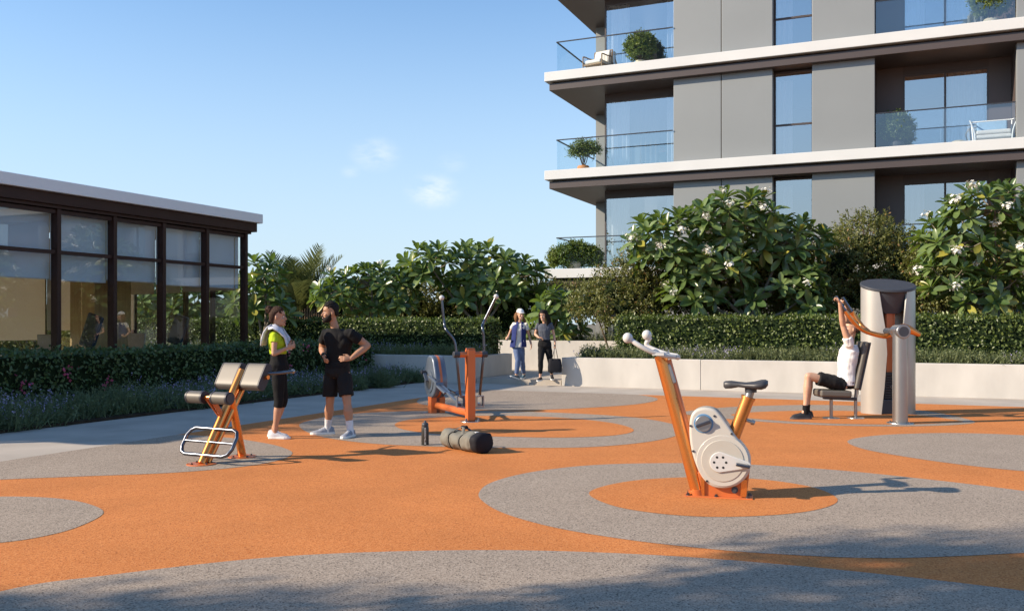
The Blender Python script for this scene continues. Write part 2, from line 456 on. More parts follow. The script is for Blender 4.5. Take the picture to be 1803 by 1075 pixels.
# ================================================================== planter walls
def planter_wall(boxes, label, soil=None):
    """boxes in site coordinates relative to (0,WV)"""
    t = thing('planter_wall', LP(0, WV), label, 'wall', -TH)
    for b in boxes:
        MB().box(*b).build('wall_panel', 'wall_concrete', t, bevel=.012)
    if soil:
        MB().box(*soil).build('soil', 'soil', t)
    return t
WH = 0.67; GAPJ = .008
def run(u0, u1, v0, v1, z0, z1, n):
    w = (u1 - u0) / n
    return [((u0 + i * w + (GAPJ if i else 0), v0, z0), (u0 + (i + 1) * w, v1, z1)) for i in range(n)]
planter_wall(run(UL - 13.5, UL, 0, .22, -.02, WH, 4) + [((UL - .24, .226, -.02), (UL, 2.3, WH - .003))], 'pale concrete planter wall left of the path opening',
             ((UL - 13.4, .226, 0), (UL - .245, 2.3, WH - .08)))
planter_wall(run(UR, UR + 20, 0, .22, -.02, WH, 6) + [((UR, .226, -.02), (UR + .24, 4.3, WH - .003))], 'long pale concrete planter wall behind the exercise bike and pull-down machine',
             ((UR + .245, .226, 0), (UR + 20, 7.5, WH - .08)))
planter_wall(run(UL - 12, UR + .2, 4.4, 4.65, -.02, .98, 7), 'pale concrete wall behind the two walking women',
             ((UL - 12, 4.66, 0), (UR + .2, 7.5, .9)))

# ================================================================== apartment building
BU, BV = -11.33, 28.77
bld = thing('apartment_building', LP(BU, BV), 'grey apartment building with white balcony edges and glass railings', 'building', -TH)
def ul(px, v): return u_at(px, BV + v) - BU
LEV = [3.3, 6.6, 9.9, 13.2]
BW = 19.0
for z in LEV:
    sl = MB().box((0, 0, z - .31), (BW, 13, z)).build('balcony_slab', 'white_slab', bld, bevel=.015)
    MB().box((.22, .22, z - .37), (BW, 12.9, z - .311)).build('shadow_gap', 'black_gap', sl)
    MB().box((.13, .13, z - .60), (BW, 12.95, z - .371)).build('soffit', 'brown_metal', sl, bevel=.01)
PV = .36                                                  # plane of the grey cladding
x1185, x1270, x1360, x1430, x1540, x1790 = [ul(p, PV) for p in (1186, 1270, 1360, 1430, 1540, 1790)]
floors = [(0.0, 3.3 - .60), (3.3, 6.6 - .60), (6.6, 9.9 - .60), (9.9, 13.2 - .60), (13.2, 16.0)]
def pane_window(parent, u0, u1, z0, z1, v, bars_u=(), bars_z=(), fw=.05, g='tower_glass'):
    w = MB()
    w.box((u0, v - .03, z0), (u0 + fw, v + .05, z1)); w.box((u1 - fw, v - .03, z0), (u1, v + .05, z1))
    w.box((u0 + fw, v - .03, z0), (u1 - fw, v + .05, z0 + fw)); w.box((u0 + fw, v - .03, z1 - fw), (u1 - fw, v + .05, z1))
    us = [u0 + fw] + list(bars_u) + [u1 - fw]
    zs = [z0 + fw] + list(bars_z) + [z1 - fw]
    for b in bars_u: w.box((b - .03, v - .035, z0 + fw), (b + .03, v + .045, z1 - fw))
    for b in bars_z: w.box((u0 + fw, v - .036, b - .028), (u1 - fw, v + .044, b + .028))
    o = w.build('window', 'brown_metal', parent)
    for i in range(len(us) - 1):
        for j in range(len(zs) - 1):
            MB().box((us[i], v, zs[j]), (us[i + 1], v + .012, zs[j + 1])).build('pane', g, o)
    return o
def curtain(parent, u0, u1, z0, z1, v, m='curtain', amp=.05, per=.16):
    n = max(6, int((u1 - u0) / per * 6)); mb = MB(); vs = []
    for i in range(n + 1):
        u = u0 + (u1 - u0) * i / n
        dv = amp * math.sin(2 * math.pi * (u / per) + .8 * math.sin(u * 5.1)) 
        vs += [(u, v + dv * 1.15, z0), (u, v + dv, z1)]
    mb.add(vs, [(2 * i, 2 * i + 2, 2 * i + 3, 2 * i + 1) for i in range(n)])
    return mb.build('curtain', m, parent, smooth=180)
def railing(parent, segs, z0, h, m, name='railing'):
    r = MB()
    o = None
    for (a, b) in segs:
        a, b = V((*a, z0 + h)), V((*b, z0 + h)); r.obox(a, b, .05, .03)
    o = r.build(name, 'rail_metal', parent)
    for (a, b) in segs:
        a, b = V((*a, 0)), V((*b, 0)); n = max(1, round((b - a).length / 2.1))
        for i in range(n):
            p, q = a.lerp(b, i / n), a.lerp(b, (i + 1) / n); d = (q - p).normalized() * .012
            mid = z0 + h / 2
            MB().obox(p + d + V((0, 0, mid)), q - d + V((0, 0, mid)), .014, h - .03).build('glass_panel', m, o)
    return o
GV = 1.39; GU = 1.69
lu0, lu1 = ul(1590, 1.8), ul(1741, 1.8)
for k, (z0, z1) in enumerate(floors):
    for (a, b) in ((x1185, x1270 - .012), (x1270 + .012, x1360), (x1430, x1540), (x1790, x1790 + 2.6)):
        MB().box((a, PV, z0), (b, PV + .3, z1)).build('cladding_panel', 'panel_grey', bld, bevel=.008)
    # returns behind the panels, recess walls
    MB().box((x1185 + .02, PV + .3, z0), (x1360 - .02, 5.0, z1)).build('wall_core', 'brown_panel', bld)
    MB().box((x1430 + .02, PV + .3, z0), (x1540 - .01, 5.0, z1)).build('wall_core', 'brown_panel', bld)
    MB().box((x1790 + .01, PV + .3, z0), (BW - .1, 5.0, z1)).build('wall_core', 'brown_panel', bld)
    MB().box((.40, 4.3, z0), (2.2, 4.6, z1)).build('pier', 'panel_grey', bld)
    MB().box((2.25, 6.2, z0), (BW - .1, 6.4, z1)).build('room_wall', 'room_dark', bld)
    # corner room
    hd = .22
    MB().box((GU, GV - .02, z1 - hd), (x1185 + .02, GV + .1, z1)).build('lintel', 'brown_metal', bld)
    pane_window(bld, GU, x1185 + .02, z0 + .01, z1 - hd, GV)
    w = pane_window(bld, 0, 2.8, z0 + .01, z1 - hd, 0); w.rotation_euler = (0, 0, R(90)); w.location = (GU + .055, GV + .06, 0)
    cu1 = x1185
    curtain(bld, GU + .1, GU + .75, z0 + .05, z1 - .2, GV + .35)
    curtain(bld, cu1 - .55, cu1, z0 + .05, z1 - .2, GV + .35)
    if k % 2 == 0: curtain(bld, GU + 1.05, GU + 1.75, z0 + .05, z1 - .2, GV + .55, 'curtain_dark')
    # tall slot window
    pane_window(bld, x1360, x1430, z0 + .02, z1 - .03, PV + .42, bars_z=(z0 + 1.02,))
    curtain(bld, x1360 + .05, x1360 + .5, z0 + .05, z1 - .2, PV + .8)
    # loggia
    MB().box((x1540, 1.78, z0), (lu0, 1.95, z1)).build('side_panel', 'brown_panel', bld)
    MB().box((lu1, 1.78, z0), (x1790, 1.95, z1)).build('side_panel', 'brown_panel', bld)
    MB().box((lu0, 1.78, z1 - .25), (lu1, 1.95, z1)).build('lintel', 'brown_metal', bld)
    pane_window(bld, lu0, lu1, z0 + .01, z1 - .25, 1.84, bars_u=((lu0 + lu1) / 2,))
    curtain(bld, (lu0 + lu1) / 2 + .1, lu1 - .1, z0 + .05, z1 - .2, 2.2)
    if k != 2: curtain(bld, lu0 + .1, lu0 + .6, z0 + .05, z1 - .2, 2.2)
    if k > 0:
        railing(bld, [((.33, 4.28), (.33, .33)), ((.33, .33), (x1185 - .02, .33))], z0, 1.06, 'rail_glass')
        railing(bld, [((x1540 + .02, .40), (x1790 - .02, .40))], z0, 1.06, 'loggia_glass')
MB().box((2.3, .5, -.02), (x1185, .8, 2.7)).build('ground_wall', 'panel_grey', bld)

# ================================================================== pavilion
PU = -15.2; PVEND = 18.27; BAY = 1.365; NB = 10
pav = thing('pavilion', LP(PU, PVEND), 'single-storey glass pavilion with white roof edge and brown frame', 'building', -TH)
Y0 = -BAY * NB; DEP = 3.7
MB().box((-DEP - .5, Y0 - .6, 3.98), (.30, .37, 4.21)).build('roof', 'pav_white', pav, bevel=.015)
MB().box((-DEP - .4, Y0 - .5, 3.76), (.20, .27, 3.979)).build('roof_beam', 'pav_brown', pav, bevel=.01)
MB().box((-DEP - .2, Y0 - .3, 3.70), (.13, .13, 3.758)).build('roof_beam', 'pav_brown', pav)
MB().box((-DEP + .1, Y0 + .1, 3.64), (-.1, -.1, 3.695)).build('ceiling', 'pav_ceiling', pav)
MB().box((-DEP - .2, Y0 - .2, -.02), (.2, .2, .12)).build('floor', 'pav_floor', pav)
for i in range(NB + 1):
    y = -BAY * i
    MB().box((-.08, y - .045, .12), (.10, y + .045, 3.70)).build('mullion', 'pav_brown', pav, bevel=.006)
    if i % 2 == 0:
        MB().box((-DEP - .08, y - .055, .12), (-DEP + .10, y + .055, 3.5)).build('mullion', 'pav_brown', pav, bevel=.006)
for i in range(NB):
    ya, yb = -BAY * (i + 1) + .055, -BAY * i - .055
    for z in (.12, 2.83, 3.61):
        MB().box((-.06, ya, z), (.06, yb, z + .070)).build('transom', 'pav_brown', pav)
    MB().box((-.006, ya, .205), (.006, yb, 2.83)).build('pane', 'pav_glass', pav)
    MB().box((-.006, ya, 2.915), (.006, yb, 3.61)).build('pane', 'pav_glass', pav)
    bz = [2.36, 2.36, 2.40, 2.34, 2.36][i % 5]
    MB().box((-.17, ya - .045, bz), (-.165, yb + .045, 3.64)).build('blind', 'blind', pav)
    MB().box((-.18, ya - .045, bz - .02), (-.155, yb + .045, bz)).build('blind_rail', 'pav_ceiling', pav)
for i in range(NB // 2):                                  # far side: wider bays, beige blinds
    ya, yb = -2 * BAY * (i + 1) + .055, -2 * BAY * i - .055
    MB().box((-DEP - .006, ya, .12), (-DEP + .006, yb, 3.5)).build('pane', 'pav_glass', pav)
    bz = [1.32, 1.1, 1.0, .72, 1.2][i]
    MB().box((-DEP + .14, ya - .03, bz), (-DEP + .145, yb + .03, 3.5)).build('blind', 'blind_beige', pav)
for i in range(4):                                        # far end of the pavilion
    xa, xb = -.1 - (DEP - .2) / 4 * (i + 1), -.1 - (DEP - .2) / 4 * i
    MB().box((xa + .04, -.006, .12), (xb - .04, .006, 3.64)).build('pane', 'pav_glass', pav)
    MB().box((xa - .04, -.06, .12), (xa + .04, .06, 3.64)).build('mullion', 'pav_brown', pav)
    MB().box((xa + .03, -.16, (2.30, 2.28, 2.26, 2.24)[i]), (xb - .03, -.155, 3.6)).build('blind', 'blind_beige', pav)
# timber clad core standing inside
MB().box((-3.3, -2.28, .12), (-2.5, -1.17, 3.6)).build('timber_wall', 'wood_panel', pav, bevel=.01)
MB().box((-DEP + .3, Y0, .12), (-.3, Y0 + .1, 3.5)).build('end_wall', 'wood_panel', pav)
# ================================================================== plants
M['plumeria_leaf'] = leafmat('plumeria_leaf', (.050, .095, .030), (.185, .250, .085), rough=.28, trans=.22, tcol=(.26, .40, .05), old=(.33, .31, .06))
M['shrub_leaf'] = leafmat('shrub_leaf', (.070, .090, .022), (.200, .205, .060), rough=.5, trans=.25, tcol=(.26, .28, .04), old=(.26, .15, .05))
M['hedge_leaf'] = leafmat('hedge_leaf', (.045, .075, .018), (.150, .190, .045), rough=.42, trans=.2, tcol=(.2, .3, .03))
M['bougainvillea_leaf'] = leafmat('bougainvillea_leaf', (.044, .080, .026), (.110, .165, .052), rough=.45, trans=.2)
M['cover_leaf'] = leafmat('cover_leaf', (.060, .085, .032), (.165, .190, .075), rough=.55, trans=.25)
M['grass_leaf'] = leafmat('grass_leaf', (.060, .092, .042), (.150, .190, .085), rough=.55, trans=.25)
M['palm_leaf'] = leafmat('palm_leaf', (.055, .075, .022), (.130, .150, .045), rough=.45, trans=.2)
M['pot_leaf'] = leafmat('pot_leaf', (.050, .085, .012), (.19, .24, .040), rough=.45, trans=.25)
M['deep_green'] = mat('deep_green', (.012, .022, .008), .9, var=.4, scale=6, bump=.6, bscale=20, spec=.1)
M['bark'] = mat('bark', (.22, .19, .155), .85, var=.25, scale=14, bump=.5, bscale=40, spec=.2)
M['twig'] = mat('twig', (.10, .075, .05), .9, var=.25, scale=14, spec=.2)
M['petal_white'] = mat('petal_white', (.80, .78, .70), .5, var=.03)
M['petal_pink'] = leafmat('petal_pink', (.42, .05, .12), (.60, .12, .22), rough=.6, trans=.3)
M['petal_lilac'] = leafmat('petal_lilac', (.28, .24, .46), (.46, .42, .62), rough=.7, trans=.3)

def tmpl_big(curl, fold):
    st = [(0, .03), (.10, .05), (.28, .17), (.5, .26), (.70, .285), (.87, .22), (.96, .10), (1.0, .01)]
    v = []; f = []
    for t, w in st:
        z = -curl * t * t
        v += [(-w / 2 * 1.15, t, z + fold * w), (0, t, z), (w / 2 * 1.15, t, z + fold * w)]
    for i in range(len(st) - 1):
        a = 3 * i
        f += [(a, a + 1, a + 4, a + 3), (a + 1, a + 2, a + 5, a + 4)]
    return np.array(v), f
BIG = [tmpl_big(.06, .35), tmpl_big(.16, .25), tmpl_big(.26, .30), tmpl_big(.10, .15)]
SMALL = (np.array([(0, 0, 0), (-.30, .48, .10), (0, 1, -.05), (.30, .48, .10)]), [(0, 1, 2), (0, 2, 3)])
BLADE = (np.array([(-.5, 0, 0), (.5, 0, 0), (-.38, .55, -.02), (.38, .55, -.02), (0, 1, -.14)]), [(0, 1, 3, 2), (2, 3, 4)])

def unit(a):
    return a / np.maximum(np.linalg.norm(a, axis=1, keepdims=True), 1e-9)
def frames(Y, Z):
    Y = unit(Y); X = unit(np.cross(Y, Z) + 1e-7); Z = np.cross(X, Y)
    return X, Y, Z
def leaves_mesh(name, P, Y, Z, L, W, tm):
    """one mesh of many leaves"""
    T, F = tm
    X, Y, Z = frames(Y, Z)
    n, k = len(P), len(T)
    vv = P[:, None, :] + X[:, None, :] * (T[None, :, 0:1] * W[:, None, None]) + Y[:, None, :] * (T[None, :, 1:2] * L[:, None, None]) + Z[:, None, :] * (T[None, :, 2:3] * L[:, None, None])
    vv = vv.reshape(-1, 3)
    me = bpy.data.meshes.new(name)
    fl = []
    off = (np.arange(n) * k)
    me.vertices.add(len(vv)); me.vertices.foreach_set('co', vv.astype(np.float32).ravel())
    lens = [len(f) for f in F]; flat = np.concatenate([np.array(f) for f in F])
    loops = (off[:, None] + flat[None, :]).ravel().astype(np.int32)
    tot = np.tile(np.array(lens, dtype=np.int32), n)
    start = np.concatenate([[0], np.cumsum(tot)[:-1]]).astype(np.int32)
    me.loops.add(len(loops)); me.loops.foreach_set('vertex_index', loops)
    me.polygons.add(len(tot)); me.polygons.foreach_set('loop_start', start)
    me.update(calc_edges=True); me.validate()
    if k > 6: me.shade_smooth()
    return me
def rand_dirs(n):
    a = rng.normal(size=(n, 3)); return unit(a)

def wp(px, py, d):
    return V(((px - CX) / FOC * d, d, EYE + (YH - py) * d / FOC))

BIGMESH = []
for _k, _t in enumerate(BIG):
    _me = leaves_mesh('leaf', np.zeros((1, 3)), np.array([[0, 1., 0]]), np.array([[0, 0, 1.]]), np.ones(1), np.ones(1), _t)
    _me.materials.append(M['plumeria_leaf']); BIGMESH.append(_me)
def flower_cluster_mesh():
    mb = MB(); r = random.Random(4)
    for i in range(30):
        c = V((r.gauss(0, .5), r.gauss(0, .5), r.uniform(-.4, .8))) * .13
        ax = (c + V((0, 0, .08))).normalized(); a = ax.orthogonal().normalized(); b = ax.cross(a)
        for k in range(5):
            t = 2 * math.pi * k / 5 + i
            d = a * math.cos(t) + b * math.sin(t); e = ax.cross(d)
            mb.add([c, c + d * .026 + e * .019 + ax * .009, c + d * .054 + ax * .014, c + d * .028 - e * .012 + ax * .009], [(0, 1, 2, 3)])
    for i in range(5):
        c = V((r.uniform(-1, 1), r.uniform(-1, 1), r.uniform(-.6, .2))) * .05
        mb.tube([(0, 0, -.12), c * .5 + V((0, 0, -.05)), c], .004, 5)
    return mb.mesh('flower_cluster')
FLOWER = flower_cluster_mesh(); FLOWER.materials.append(M['petal_white'])

def sample_lobes(lobes, spacing, inner=0.80, tries=60, up_only=-0.55):
    """points spread over the outside of a set of ellipsoids [(centre, (rx,ry,rz))]"""
    pts = []; nrm = []; own = []
    for li, (c, r) in enumerate(lobes):
        c = np.array(c); r = np.array(r)
        area = 4 * math.pi * ((r[0] * r[1]) ** 1.6 / 3 + (r[0] * r[2]) ** 1.6 / 3 + (r[1] * r[2]) ** 1.6 / 3) ** (1 / 1.6)
        n = int(area / spacing ** 2 * 2.2)
        D = rand_dirs(n)
        for d in D:
            if d[2] < up_only: continue
            k = rng.uniform(.80, 1.08)
            p = c + d * r * k
            ok = True
            for lj, (c2, r2) in enumerate(lobes):
                if lj != li and (((p - np.array(c2)) / np.array(r2)) ** 2).sum() < inner ** 2: ok = False; break
            if not ok: continue
            if pts:
                q = np.array(pts)
                if ((q - p) ** 2).sum(1).min() < spacing ** 2: continue
            pts.append(p); nrm.append(d / r / np.linalg.norm(d / r)); own.append(li)
    return np.array(pts), np.array(nrm), own

def plumeria(base, lobes, label, spacing=.27, leaf=(.22, .34), flowers=0, parts=300, group='plumeria trees', forks=None, trunk_r=.085):
    base = V(base)
    t = thing('plumeria_tree', base, label, 'tree', group=group)
    lb = [(tuple(V(c) - base), r) for c, r in lobes]
    P, N, own = sample_lobes(lb, spacing)
    mid = sum((V(c) for c, r in lb), V()) / len(lb)
    fork = V((mid.x * .25, mid.y * .25, max(.5, mid.z * .45)))
    tb = MB()
    tb.tube(spline([(0, 0, -.1), (fork.x * .1 - .05, fork.y * .2, fork.z * .5), fork], 5), [trunk_r - .003 * i for i in range(11)], 10)
    for c, r in lb:
        c = V(c)
        tb.tube(spline([fork - V((0, 0, .1)), fork.lerp(c, .5) + V((random.uniform(-.12, .12), random.uniform(-.12, .12), -.18)), c], 5), [trunk_r * .62 - .0032 * i for i in range(11)], 8)
    tb.build('trunk', 'bark', t, smooth=60)
    br = MB()
    for p, n, o in zip(P, N, own):
        c = V(lb[o][0]); p = V(p); n = V(n)
        br.tube(spline([c + (p - c) * .12, c + (p - c) * .6 - V((0, 0, .08)), p], 3), [.020, .018, .016, .015, .014, .013, .013], 6)
    br.build('branches', 'bark', t, smooth=60)['kind'] = 'stuff'
    LPp, LY, LZ, LL, LK = [], [], [], [], []
    for p, n in zip(P, N):
        ax = V(n) * .8 + V((0, 0, .75)) + V(rng.normal(size=3)) * .15; ax.normalize()
        a = ax.orthogonal().normalized(); b = ax.cross(a); k = random.randint(11, 15); ph = random.uniform(0, 6.28)
        size = random.uniform(.85, 1.1)
        for i in range(k):
            f = i / k
            pol = R(28 + 78 * f + random.uniform(-9, 9)); az = ph + i * 2.39996 + random.uniform(-.2, .2)
            rd = a * math.cos(az) + b * math.sin(az)
            y = ax * math.cos(pol) + rd * math.sin(pol); z = ax * math.sin(pol) - rd * math.cos(pol)
            LPp.append(V(p) - ax * (.07 * f)); LY.append(y); LZ.append(z)
            LL.append((leaf[0] + (leaf[1] - leaf[0]) * min(1, f * 2.2 + .15)) * size * random.uniform(.85, 1.12)); LK.append(random.randrange(4))
    LPp, LY, LZ, LL, LK = np.array(LPp), np.array(LY), np.array(LZ), np.array(LL), np.array(LK)
    cam_d = np.linalg.norm(LPp + np.array(base) - np.array((0, 0, EYE)), axis=1) - LL * 1.5
    order = np.argsort(cam_d); near = set(order[:parts].tolist())
    X, Y, Z = frames(LY, LZ)
    for i in order[:parts]:
        o = bpy.data.objects.new('leaf', BIGMESH[LK[i]]); COL.objects.link(o); o.parent = t
        m = Matrix.Identity(4); m.col[0][:3] = X[i] * LL[i] * 1.15; m.col[1][:3] = Y[i] * LL[i]; m.col[2][:3] = Z[i] * LL[i]; m.col[3][:3] = LPp[i]
        o.matrix_basis = m
    rest = order[parts:]
    for k in range(2):
        sel = rest[LK[rest] // 2 == k]
        if len(sel):
            me = leaves_mesh('foliage', LPp[sel], LY[sel], LZ[sel], LL[sel], LL[sel] * 1.15, BIG[k * 2])
            link('foliage', me, 'plumeria_leaf', t)['kind'] = 'stuff'
    if flowers:
        fr = np.argsort([(V(p) + base - V((0, 0, EYE))).length - 1.2 * n[2] for p, n in zip(P, N)])[:flowers * 2]
        for i in rng.permutation(fr)[:flowers]:
            o = bpy.data.objects.new('flower_cluster', FLOWER); COL.objects.link(o); o.parent = t
            o.location = V(P[i]) + V(N[i]) * .16 + V((0, -.10, .05)); o['kind'] = 'stuff'; o.rotation_euler = (random.uniform(-.5, .9), random.uniform(-.5, .5), random.uniform(0, 6)); s = random.uniform(.6, .95); o.scale = (s, s, s)
    return t

def shrub_leaves(lobes, spacing, n_leaf, shoot, ls, lw=.45, jitter=.5, up=.5):
    P, N, own = sample_lobes(lobes, spacing, inner=.72, up_only=-.8)
    n = len(P)
    ax = unit(N + rng.normal(size=(n, 3)) * jitter + np.array((0, 0, up)))
    ln = rng.uniform(.6, 1.35, n) * shoot
    i = np.repeat(np.arange(n), n_leaf); t = np.tile(np.linspace(-.5, 1, n_leaf), n)
    pos = P[i] + ax[i] * (ln[i] * t)[:, None] + rng.normal(size=(len(i), 3)) * .02
    y = unit(ax[i] * .5 + rand_dirs(len(i)))
    z = unit(N[i] * .6 + rand_dirs(len(i)) * .7 + np.array((0, 0, .5)))
    L = rng.uniform(.7, 1.3, len(i)) * ls
    return P, pos, y, z, L

def shrub(name, base, lobes, label, cat, m, ls=.055, spacing=.12, n_leaf=16, shoot=.2, group=None, lw=.9, core=True, up=.5):
    base = V(base)
    t = thing(name, base, label, cat, group=group)
    lb = [(tuple(V(c) - base), r) for c, r in lobes]
    P, pos, y, z, L = shrub_leaves(lb, spacing, n_leaf, shoot, ls, up=up)
    me = leaves_mesh('crown', pos, y, z, L, L * lw, SMALL)
    link('crown', me, m, t)['kind'] = 'stuff'
    # inner leaves fill the body loosely
    st = MB()
    for c, r in lb:
        c = V(c)
        st.tube(spline([(random.uniform(-.08, .08), random.uniform(-.08, .08), -.1), c * .5 + V((random.uniform(-.1, .1), random.uniform(-.1, .1), 0)), c], 4), [.035, .033, .03, .027, .024, .02, .018, .016, .014], 6)
    for p in P[::4]:
        c = V(min(lb, key=lambda q: (V(q[0]) - V(p)).length)[0])
        st.tube([c * .9 + V(p) * .1, V(p)], [.009, .004], 4)
    st.build('trunk', 'twig', t)
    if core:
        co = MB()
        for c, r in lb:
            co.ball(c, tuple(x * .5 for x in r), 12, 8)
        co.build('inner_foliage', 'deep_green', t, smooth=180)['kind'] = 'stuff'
    return t

def plobes(d, items, depth=.8):
    """ellipsoids from (px, py, half-width px, half-height px) at distance d"""
    s = FOC / d
    return [(tuple(wp(px, py, d) + V((0, (random.uniform(-.3, .3)), 0))), (a / s, min(a, b) / s * depth + .15, b / s)) for px, py, a, b in items]

# --- plumerias behind the hedges
plumeria(wp(1322, 570, 23.3) - V((0, 0, .9)), plobes(23.3, [(1290, 392, 80, 48), (1180, 430, 68, 52), (1385, 432, 72, 50), (1255, 470, 78, 52), (1370, 500, 70, 50), (1225, 520, 48, 36), (1410, 525, 40, 40)]),
         'large plumeria with white flower clusters behind the exercise bike', spacing=.37, leaf=(.29, .45), flowers=15)
plumeria(wp(1765, 575, 21.2) - V((0, 0, .9)), plobes(21.2, [(1745, 372, 85, 42), (1690, 430, 60, 55), (1790, 455, 80, 60), (1670, 490, 40, 40), (1740, 515, 60, 40), (1850, 400, 60, 70)]),
         'plumeria with many white flowers at the right edge beside the pull-down machine', spacing=.34, leaf=(.26, .41), flowers=20)
plumeria(wp(850, 575, 28.8) - V((0, 0, 1.2)), plobes(28.8, [(835, 468, 75, 32), (760, 472, 48, 36), (905, 490, 48, 38), (850, 510, 70, 32)]),
         'broad plumeria above the hedge behind the cross trainer', spacing=.42, leaf=(.32, .52), flowers=0)
plumeria(wp(655, 575, 28.5) - V((0, 0, 1.2)), plobes(28.5, [(655, 500, 62, 30), (600, 515, 42, 32), (700, 518, 34, 34), (650, 535, 60, 24)]),
         'low plumeria above the hedge behind the bearded man', spacing=.33, leaf=(.26, .40), flowers=2)
plumeria(wp(462, 600, 26.5) - V((0, 0, 1.2)), plobes(26.5, [(465, 486, 26, 30), (445, 530, 42, 50), (480, 545, 28, 36)]),
         'dark plumeria beside the pavilion corner post', spacing=.40, leaf=(.30, .48), parts=200)
plumeria(wp(330, 610, 30.4) - V((0, 0, .9)), plobes(30.4, [(270, 540, 45, 45), (350, 545, 50, 42), (410, 540, 40, 50), (310, 575, 60, 35)]),
         'plumeria seen through the pavilion glass', spacing=.42, leaf=(.32, .52), parts=200)
plumeria(wp(975, 600, 27.6) - V((0, 0, .7)), plobes(27.6, [(985, 545, 40, 32), (1000, 580, 34, 26), (955, 575, 30, 24)]),
         'small dark plumeria behind the woman with the black bag', spacing=.40, leaf=(.30, .48), parts=150)

# --- fine-leaved shrubs filling behind
for nm, d, items, lab in [
    ('s', 24.6, [(1082, 512, 38, 38), (1125, 490, 42, 50), (1046, 532, 40, 32), (1105, 540, 60, 38)], 'olive-green shrub left of the large flowering plumeria'),
    ('s', 24.8, [(1530, 440, 62, 58), (1475, 470, 48, 52), (1585, 470, 50, 60), (1520, 520, 90, 45)], 'olive-green shrub between the two flowering plumerias'),
    ('s', 23.6, [(1660, 480, 60, 60), (1760, 480, 80, 60), (1700, 535, 100, 35)], 'dense shrub behind the right-edge plumeria'),
    ('s', 30.5, [(930, 522, 45, 34), (985, 530, 42, 28), (900, 530, 50, 34), (1020, 533, 50, 28)], 'green shrub below the lowest balcony corner'),
    ('s', 30.6, [(800, 525, 60, 34), (730, 530, 50, 32), (870, 535, 50, 30), (660, 540, 50, 28)], 'long olive shrub behind the cross trainer hedge'),
    ('s', 33.5, [(590, 530, 35, 30), (545, 545, 40, 24), (630, 535, 40, 30)], 'shrub behind the palm and bamboo fence'),
    ('s', 24.4, [(1300, 530, 90, 40), (1400, 520, 60, 46), (1240, 490, 70, 50), (1340, 480, 70, 50), (1165, 525, 60, 40)], 'dark shrub under the large flowering plumeria'),
    ('s', 33.0, [(60, 590, 70, 45), (170, 590, 60, 40), (-20, 580, 60, 50)], 'shrub seen through the left of the pavilion')]:
    lb = plobes(d, items)
    c = wp(sum(i[0] for i in items) / len(items), 600, d); c.z = .3
    shrub('shrub', c, lb, lab, 'shrub', 'shrub_leaf', ls=.075 if d < 29 else .085, spacing=.125, n_leaf=22, shoot=.26, group='fine-leaved shrubs')

# --- clipped hedges
def hedge(origin, L, D, z0, z1, label, m, dens, ls, flowers=0, rz=-TH, amp=.06):
    t = thing('hedge', origin, label, 'hedge', rz, group='clipped hedges')
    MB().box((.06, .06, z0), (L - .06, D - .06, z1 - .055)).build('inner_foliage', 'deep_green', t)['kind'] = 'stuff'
    H = z1 - z0
    def face(n, fn, nrm):
        a, b = rng.uniform(0, 1, n), rng.uniform(0, 1, n)
        p = fn(a, b); nn = np.tile(np.array(nrm, float), (n, 1))
        off = np.array([noise.noise(V(q) * 2.3) for q in p]) * amp * 1.6 + rng.normal(size=n) * amp * .55 - .02
        return p + nn * off[:, None], nn
    fs = [face(int(L * H * dens), lambda a, b: np.stack([a * L, 0 * a, z0 + b * H], 1), (0, -1, 0)),
          face(int(L * D * dens), lambda a, b: np.stack([a * L, b * D, 0 * a + z1], 1), (0, 0, 1)),
          face(int(D * H * dens), lambda a, b: np.stack([0 * a, a * D, z0 + b * H], 1), (-1, 0, 0)),
          face(int(D * H * dens), lambda a, b: np.stack([0 * a + L, a * D, z0 + b * H], 1), (1, 0, 0))]
    P = np.concatenate([f[0] for f in fs]); N = np.concatenate([f[1] for f in fs]); n = len(P)
    y = unit(rand_dirs(n) + np.array((0, 0, .25)) + N * .35); z = unit(N + rand_dirs(n) * .75 + np.array((0, 0, .3)))
    Ls = rng.uniform(.65, 1.3, n) * ls
    link('foliage', leaves_mesh('foliage', P, y, z, Ls, Ls * 1.05, SMALL), m, t)['kind'] = 'stuff'
    if flowers:
        for k in range(flowers):
            c = np.array((rng.uniform(.05, .98) * L, -.03, z0 + rng.uniform(.35, .95) * H)); q = rng.integers(6, 16)
            p = c + rng.normal(size=(q, 3)) * np.array((.09, .025, .06))
            me = leaves_mesh('blossom', p, unit(rand_dirs(q) + np.array((0, -.4, 0))), unit(rand_dirs(q) * .5 + np.array((0, -1., .3))), np.full(q, .06), np.full(q, .09), SMALL)
            link('blossom', me, 'petal_pink', t)
    return t
# left bed in front of the pavilion (runs along the pavilion)
hedge(LP(-12.75, -1.0), 21.4, 1.0, 0, 1.0, 'dark hedge with pink blossoms in front of the pavilion', 'bougainvillea_leaf', 420, .075, flowers=16, rz=R(90) - TH)
hedge(LP(UL - 13, WV + 1.25), 12.7, 1.0, WH - .1, 1.58, 'clipped hedge in the planter behind the bearded man', 'hedge_leaf', 430, .07)
hedge(LP(UR + .95, WV + 1.25), 18.5, 1.0, WH - .1, 1.63, 'long clipped hedge in the planter behind the pull-down machine', 'hedge_leaf', 430, .07)

hedge(LP(-33, 27.0), 21.5, 1.0, 0, 2.15, 'tall dark hedge closing the garden behind the plumerias', 'hedge_leaf', 260, .10)
